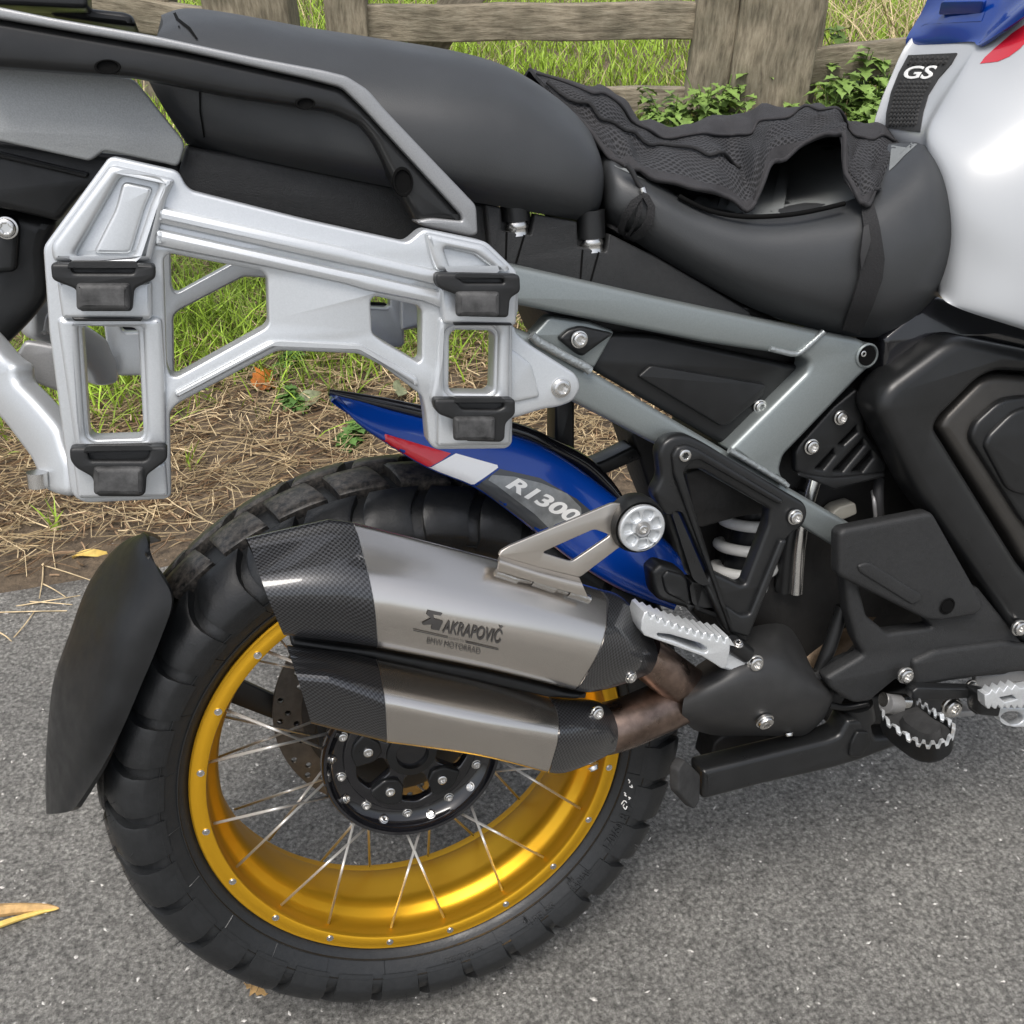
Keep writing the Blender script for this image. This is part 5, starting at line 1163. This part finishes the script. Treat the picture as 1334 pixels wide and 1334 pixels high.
    latch(root, zE, [(493, 357), (806, 357), (806, 416), (768, 450), (765, 510), (750, 524), (620, 521), (605, 506), (603, 450), (510, 416), (493, 390)], [(575, 363), (755, 363), (765, 385), (740, 398), (600, 396)])
    latch(root, zD, [(268, 545), (646, 540), (646, 592), (566, 652), (562, 720), (545, 734), (380, 734), (365, 716), (358, 660), (290, 622), (270, 592)], [(335, 551), (580, 548), (575, 580), (560, 595), (345, 595)])
    # lug with its bolt
    plate('carrier_lug', Z(zN, [(740, 640), (815, 645), (830, 690), (905, 757), (1190, 938), (1218, 985), (1224, 1035), (1180, 1112), (1080, 1150), (990, 1160), (820, 1215), (740, 1230)]), .214, .012, 'silver_powder', root, bevel=.003, rad=.008)
    plate('lug_web', Z(zN, [(740, 760), (820, 800), (920, 880), (975, 1085), (820, 1120), (740, 1130)]), .2165, .006, 'silver_powder', root, bevel=.0025, rad=.004)
    pbolt(*Z(zN, [(1100, 1025)])[0], .2145, 11.5, root)
    # rear arm down to the carrier foot
    plate('carrier_arm', Z(zD, [(-120, 60), (-60, 120), (0, 195), (50, 225), (48, 285), (110, 345), (180, 425), (215, 470), (240, 555), (262, 605), (270, 738), (205, 727), (150, 700), (120, 600), (0, 440), (-120, 330)]), ((0, 480, .150), (90, 640, .205), (15, 640, .165)), .022, 'silver_powder', root, bevel=.006, rad=.008)
    plate('carrier_brace', Z(zD, [(48, 275), (60, 190), (95, 130), (210, 150), (235, 165), (240, 335), (150, 300), (60, 262)]), .10, .010, 'silver_dark', root, bevel=.003)
    link('foot_screw', tube_mesh([P(48, 615, .19), P(50, 634, .19)], .0075, seg=14, smooth=1), 'bolt_steel', root, smooth=40)
    return root
car = carrier()
tag(car, 'right-hand silver pannier carrier with black latches')
# the left-hand carrier is its mirror image
mir = empty('pannier_carrier', bike); cache = {}
def mirrored(o, parent):
    key = o.data.name
    if key not in cache:
        me = o.data.copy(); me.transform(Matrix.Diagonal((1, -1, 1, 1))); me.flip_normals(); cache[key] = me
    c = bpy.data.objects.new(o.name.split('.')[0], cache[key]); COL.objects.link(c); c.parent = parent
    return c
for ch in list(car.children):
    if ch.data is BOLT: continue
    c = mirrored(ch, mir)
    for g in ch.children: mirrored(g, c)

# ------------------------------------------------------------------ seats
def seat_mesh(stations, crown, nu=5, nv=5):
    """stations of near-side points bottom -> top edge, mirrored to the far side over a crown"""
    rows = []
    for st, cz in zip(stations, crown):
        v = [P(*c) for c in st]; t = v[-1]
        mid = [Vector((t.x, t.y*.5, t.z+cz*.8)), Vector((t.x, 0, t.z+cz)), Vector((t.x, -t.y*.5, t.z+cz*.8))]
        far = [Vector((q.x, -q.y, q.z)) for q in reversed(v)]
        rows.append(v+mid+far)
    R = surf(rows, nu, nv)
    return grid_mesh(R, False, True)
pst = [[(244, 188, .085), (226, 160, .105), (200, 118, .112), (190, 88, .110), (203, 50, .095), (212, 32, .07)],
       [(268, 194, .100), (256, 165, .122), (240, 118, .128), (238, 80, .124), (242, 45, .105), (246, 22, .075)],
       [(330, 207, .112), (322, 180, .134), (312, 125, .138), (308, 85, .130), (306, 52, .110), (306, 28, .08)],
       [(420, 226, .118), (415, 198, .142), (412, 140, .146), (410, 100, .136), (408, 70, .115), (408, 46, .085)],
       [(520, 246, .122), (518, 218, .148), (517, 160, .152), (516, 120, .142), (515, 86, .118), (514, 62, .088)],
       [(610, 262, .124), (612, 234, .150), (612, 178, .154), (610, 134, .144), (606, 100, .120), (602, 76, .09)],
       [(680, 274, .122), (690, 246, .148), (692, 195, .150), (688, 152, .140), (680, 118, .116), (674, 96, .09)],
       [(735, 284, .116), (750, 260, .138), (754, 218, .142), (750, 182, .132), (742, 152, .110), (734, 134, .086)],
       [(766, 288, .104), (780, 268, .118), (785, 236, .122), (782, 208, .116), (774, 184, .098), (766, 168, .078)],
       [(770, 286, .06), (780, 268, .06), (784, 240, .06), (781, 214, .06), (775, 195, .055), (768, 180, .05)]]
ps = link('pillion_seat', seat_mesh(pst, [.012]*10), 'seat_vinyl', bike, smooth=60)
drape('seat_seam', Z(zA, [(656, 22), (666, 22), (690, 70), (735, 105), (765, 150), (758, 152), (725, 112), (680, 78)]), [ps], .0018, 'black_deep', ps, step=12)
drape('seat_seam', Z(zA, [(768, 335), (774, 335), (776, 430), (792, 530), (786, 532), (770, 432)]), [ps], .0014, 'black_deep', ps, step=12)
rst = [[(786, 296, .075), (786, 272, .095), (786, 240, .100), (787, 214, .095), (789, 200, .08)],
       [(798, 296, .100), (800, 272, .122), (802, 242, .124), (804, 222, .116), (806, 208, .098)],
       [(850, 330, .108), (850, 302, .134), (852, 272, .138), (853, 252, .132), (856, 238, .110)],
       [(915, 368, .112), (912, 338, .142), (910, 306, .146), (908, 282, .140), (908, 266, .118)],
       [(990, 406, .116), (988, 374, .150), (986, 336, .156), (984, 304, .150), (984, 283, .125)],
       [(1065, 430, .120), (1068, 396, .158), (1068, 350, .166), (1064, 302, .158), (1060, 277, .130)],
       [(1130, 440, .120), (1142, 400, .162), (1142, 340, .172), (1130, 290, .162), (1116, 262, .130)],
       [(1175, 432, .115), (1194, 388, .158), (1200, 320, .170), (1180, 258, .156), (1163, 224, .120)],
       [(1208, 408, .105), (1228, 360, .148), (1234, 295, .160), (1216, 228, .146), (1194, 190, .105)],
       [(1228, 380, .095), (1241, 335, .132), (1243, 290, .144), (1230, 232, .134), (1208, 192, .09)],
       [(1222, 372, .05), (1232, 335, .07), (1236, 295, .08), (1226, 245, .07), (1205, 200, .05)]]
rs = link('rider_seat', seat_mesh(rst, [.006]*2+[.006]*4+[0]*5), 'seat_vinyl', bike, smooth=60)
drape('seat_top_panel', Z(zC, [(-250, 640), (0, 756), (120, 812), (250, 834), (400, 830), (520, 812), (620, 786), (700, 760), (760, 640), (600, 560), (300, 560), (-100, 560)]), [rs], .0012, 'seat_top', rs, step=16, dflt=.1)
drape('seat_nose_panel', Z(zC, [(812, 660), (822, 560), (842, 530), (922, 545), (915, 562), (870, 602), (835, 640)]), [rs], .0012, 'seat_top', rs, step=12, dflt=.1)
tube('seat_piping', [P(*Z(zC, [c])[0], d) for c, d in (((0, 757), .131), ((120, 814), .138), ((250, 836), .144), ((400, 832), .150), ((520, 814), .152), ((640, 786), .150))], .0022, 'black_deep', bike, seg=8)

# ------------------------------------------------------------------ tank
trow = [[(1262, -75, -.05), (1276, -72, -.03), (1300, -70, .055), (1318, -68, .075), (1380, -60, .135), (1480, -50, .18), (1600, -40, .20)],
        [(1211, 20, -.05), (1224, 22, -.03), (1278, 25, .055), (1296, 26, .075), (1362, 30, .140), (1460, 40, .185), (1580, 55, .205)],
        [(1180, 60, -.05), (1193, 64, -.03), (1258, 66, .055), (1276, 66, .076), (1340, 75, .142), (1440, 90, .19), (1560, 110, .21)],
        [(1161, 100, -.05), (1175, 104, -.03), (1232, 108, .054), (1252, 108, .092), (1318, 122, .148), (1420, 140, .195), (1550, 160, .215)],
        [(1147, 135, -.05), (1160, 138, -.03), (1211, 142, .053), (1229, 146, .100), (1292, 168, .156), (1400, 190, .20), (1540, 210, .22)],
        [(1139, 170, -.05), (1151, 172, -.03), (1198, 176, .070), (1213, 186, .118), (1268, 220, .165), (1380, 250, .205), (1530, 270, .225)],
        [(1150, 215, -.05), (1165, 215, -.03), (1205, 220, .10), (1222, 235, .135), (1262, 275, .172), (1370, 310, .208), (1530, 330, .228)],
        [(1165, 260, -.05), (1185, 262, -.03), (1215, 285, .12), (1230, 310, .145), (1262, 340, .174), (1360, 372, .208), (1530, 410, .228)],
        [(1170, 300, -.05), (1195, 310, -.03), (1218, 345, .12), (1226, 370, .145), (1254, 392, .173), (1340, 420, .203), (1520, 476, .222)],
        [(1170, 320, -.05), (1195, 330, -.03), (1216, 362, .06), (1224, 384, .145), (1250, 402, .170), (1336, 430, .195), (1516, 486, .215)]]
TR = px_grid(trow); ext = []
for rw in TR:
    f_, l_ = Vector(rw[0]), Vector(rw[-1])
    rd = (f_-Vector(CAMB)).normalized(); ext.append([f_+rd*.20+Vector((.10, 0, -.04)), f_+rd*.09+Vector((.03, 0, -.005))]+[Vector(q) for q in rw]+[l_+Vector((.10, .03, -.01)), l_+Vector((.17, .12, -.02)), l_+Vector((.18, .24, -.02))])
tank = link('fuel_tank', grid_mesh(surf(ext, 5, 6)), 'pearl_white', bike, smooth=60)
drape('red_stripe', Z(zQ, [(1060, 395), (1090, 355), (1150, 300), (1260, 205), (1400, 110), (1400, 200), (1310, 300), (1240, 352), (1170, 382)]), [tank], .0008, 'red_paint', tank, step=10)
pad = drape('tank_pad', Z(zQ, [(615, 342), (760, 335), (916, 328), (880, 395), (800, 485), (735, 590), (705, 700), (686, 818), (580, 808), (473, 790), (478, 700), (508, 570), (556, 450)]), [tank], .003, 'peg_rubber', tank, step=9, thick=.004)
dots = []; tb = bvh_of([pad])
for r in range(17):
    f = (r+.5)/17; y = 352+f*430
    xl = np.interp(y, [342, 450, 570, 700, 790], [618, 560, 512, 482, 478])+18; xr = np.interp(y, [328, 395, 485, 590, 700, 815], [912, 880, 800, 735, 705, 686])-22
    if 392 < y < 502: continue
    for k in range(8):
        x = xl+(xr-xl)*(k+.5)/8; px, py = Z(zQ, [(x, y)])[0]; rr = Vector(ray(px, py)).normalized(); h = tb.ray_cast(Vector(CAMB), rr)
        if h[0] is None: continue
        n_ = h[1] if h[1].dot(rr) < 0 else -h[1]
        me = lathe_mesh([(.0001, .0022), (.0022, .0020), (.0030, 0)], 6); frame_to(me, h[0], n_); dots.append(me)
tag(link('pad_studs', join(dots), 'peg_rubber', tank, smooth=30), kind='stuff')
print_text('badge_lettering', 'GS', Z(zQ, [(568, 488), (748, 490), (802, 405), (610, 410)]), [pad], .0016, 'pale_print', tank, shear=.0, bold=.02, thick=.001)
blue = [[(1170+a, 0, 0) for a in (0,)]]
bl_rows = [[Z(zQ, [c])[0] for c in row] for row in (
    [(800, -190, -.03), (1000, -200, .02), (1180, -200, .06), (1400, -250, .10), (1500, -320, .12)],
    [(720, 30, -.04), (900, 20, .01), (1110, 10, .065), (1230, -40, .088), (1420, -190, .125)],
    [(660, 140, -.05), (840, 130, .01), (1085, 120, .068), (1190, 90, .09), (1400, -70, .13)],
    [(606, 232, -.052), (820, 236, .01), (1062, 224, .070), (1110, 218, .085), (1360, 20, .135)],
    [(600, 288, -.053), (820, 274, .009), (1010, 258, .060), (1072, 272, .081), (1360, 85, .136)])]
me = grid_mesh(surf(bl_rows, 4, 5)); solidify(me, .004)
bl = link('tank_top_cover', me, 'blue_paint', bike, smooth=40)
rec = drape('cover_recess', Z(zQ, [(690, 165), (800, 60), (830, 8), (1085, 4), (1095, 60), (1070, 130), (1000, 100), (810, 100), (720, 150)]), [bl], .0008, 'blue_paint', bl, step=20)
plate('recess_lip', Z(zQ, [(818, 10), (1088, 6), (1070, 85), (800, 95)]), ((1226, 2, .010), (1282, 2, .070), (1240, 20, .02)), .004, 'blue_paint', bl, bevel=.001)

# ------------------------------------------------------------------ seat cover lying on the rider seat
cov = tag(empty('seat_cover'), 'rumpled black mesh-fabric seat cover strapped round the rider seat', 'seat cover')
cov.matrix_world = BIKE_M
cols = [[(688, 88, -.02), (700, 100, .02), (715, 114, .045), (733, 135, .06)],
        [(738, 100, -.03), (752, 122, .035), (766, 150, .065), (783, 190, .09)],
        [(770, 112, -.03), (778, 132, .040), (790, 165, .075), (800, 205, .10)],
        [(800, 119, -.03), (808, 145, .035), (818, 182, .075), (822, 216, .115)],
        [(826, 147, -.03), (834, 168, .02), (838, 196, .075), (846, 228, .125)],
        [(862, 164, -.04), (866, 184, .015), (872, 204, .08), (888, 236, .135)],
        [(890, 163, -.04), (896, 183, .035), (906, 206, .095), (920, 246, .142)],
        [(918, 156, -.04), (926, 180, .040), (940, 214, .105), (950, 258, .130)],
        [(945, 150, -.04), (950, 186, .01), (964, 232, .095), (976, 268, .135)],
        [(972, 145, -.04), (975, 178, .03), (985, 210, .105), (986, 262, .128)],
        [(1005, 141, -.04), (1000, 160, .035), (1000, 182, .085), (1003, 216, .112)],
        [(1035, 138, -.04), (1032, 155, .030), (1032, 172, .075), (1032, 192, .100)],
        [(1068, 140, -.04), (1068, 152, .050), (1070, 164, .070), (1074, 182, .100)],
        [(1092, 150, -.04), (1095, 156, .045), (1097, 164, .088), (1099, 176, .125)],
        [(1108, 160, -.04), (1104, 172, .02), (1102, 196, .10), (1104, 228, .140)],
        [(1126, 160, -.04), (1122, 185, .055), (1114, 220, .122), (1118, 262, .156)],
        [(1148, 161, -.04), (1144, 188, .060), (1134, 228, .125), (1126, 266, .156)],
        [(1162, 170, -.04), (1164, 190, .045), (1156, 220, .105), (1140, 248, .142)]]
rows = []
for c in cols:
    v = [P(*q) for q in c]; rows.append([v[0]+Vector((0, .09, -.13)), v[0]+Vector((0, .05, -.02))]+v)
R = surf(rows, 5, 6)
rng = np.random.RandomState(3); nz = crom(np.swapaxes(crom(rng.normal(0, .0030, (30, 12, 1)), 3), 0, 1), 3); nz = np.swapaxes(nz, 0, 1)[:R.shape[0], :R.shape[1]]
R[:nz.shape[0], :nz.shape[1], 2:3] += nz; R[:nz.shape[0], :nz.shape[1], 1:2] += nz[:, ::-1]*.9
split = 6*3-1
def cov_part(name, R, m):
    me = grid_mesh(R); solidify(me, .003); return link(name, me, m, cov, smooth=60)
cov_part('fabric_shell', R[:, :split+1], 'fabric')
cov_part('mesh_panel', R[:, split:-2], 'mesh_fabric')
cov_part('hem', R[:, -3:], 'fabric')
link('hem_binding', tube_mesh(R[:, -1], .0022, seg=8, smooth=1), 'fabric', cov, smooth=60)
link('seam_piping', tube_mesh(R[:, split]+np.array([0, -.001, .002]), .0016, seg=8, smooth=1), 'fabric', cov, smooth=60)
zi = int(split+5); link('zip', tube_mesh(R[:42, zi]+np.array([0, -.002, .0025]), .0019, seg=8, smooth=1), 'webbing', cov, smooth=60)
st = drape('strap', Z(zC, [(702, 785), (752, 790), (768, 860), (785, 960), (790, 1000), (782, 1075), (745, 1180), (700, 1284), (632, 1264), (668, 1165), (694, 1070), (698, 985), (712, 880)]), [rs], .004, 'webbing', cov, step=9, thick=.0025, dflt=.15)
drape('strap_fold', Z(zC, [(698, 985), (712, 880), (730, 870), (738, 930), (725, 975), (702, 1040)]), [rs], .0075, 'cord_black', cov, step=9, thick=.002, dflt=.15)
lp = empty('elastic_loop', cov)
for pts, off in (([(905, 878), (950, 905), (990, 970), (985, 1060), (930, 1150), (840, 1200), (760, 1175), (690, 1125), (652, 1095), (665, 1075), (720, 1100), (780, 1140), (840, 1150), (895, 1105), (935, 1040), (940, 970), (900, 905)], .004), ([(892, 888), (830, 930), (780, 1010), (752, 1090), (765, 1150), (800, 1165), (792, 1120), (815, 1050), (850, 990), (905, 915)], .007), ([(900, 900), (905, 980), (880, 1070), (830, 1150), (805, 1160), (850, 1080), (872, 1000), (880, 930)], .0055)):
    drape('elastic', Z(zS, pts), [rs], off, 'webbing', lp, step=7, thick=.003, dflt=.13)
link('ring', tube_mesh([P(*Z(zS, [(905, 845)])[0], .135), P(*Z(zS, [(918, 885)])[0], .136)], .003, seg=8, smooth=1), 'bolt_steel', lp, smooth=60)
link('cord', tube_mesh([P(*Z(zS, [c])[0], .130) for c in ((800, 690), (840, 740), (870, 800), (905, 850))], .0022, seg=8), 'cord_black', lp, smooth=60)
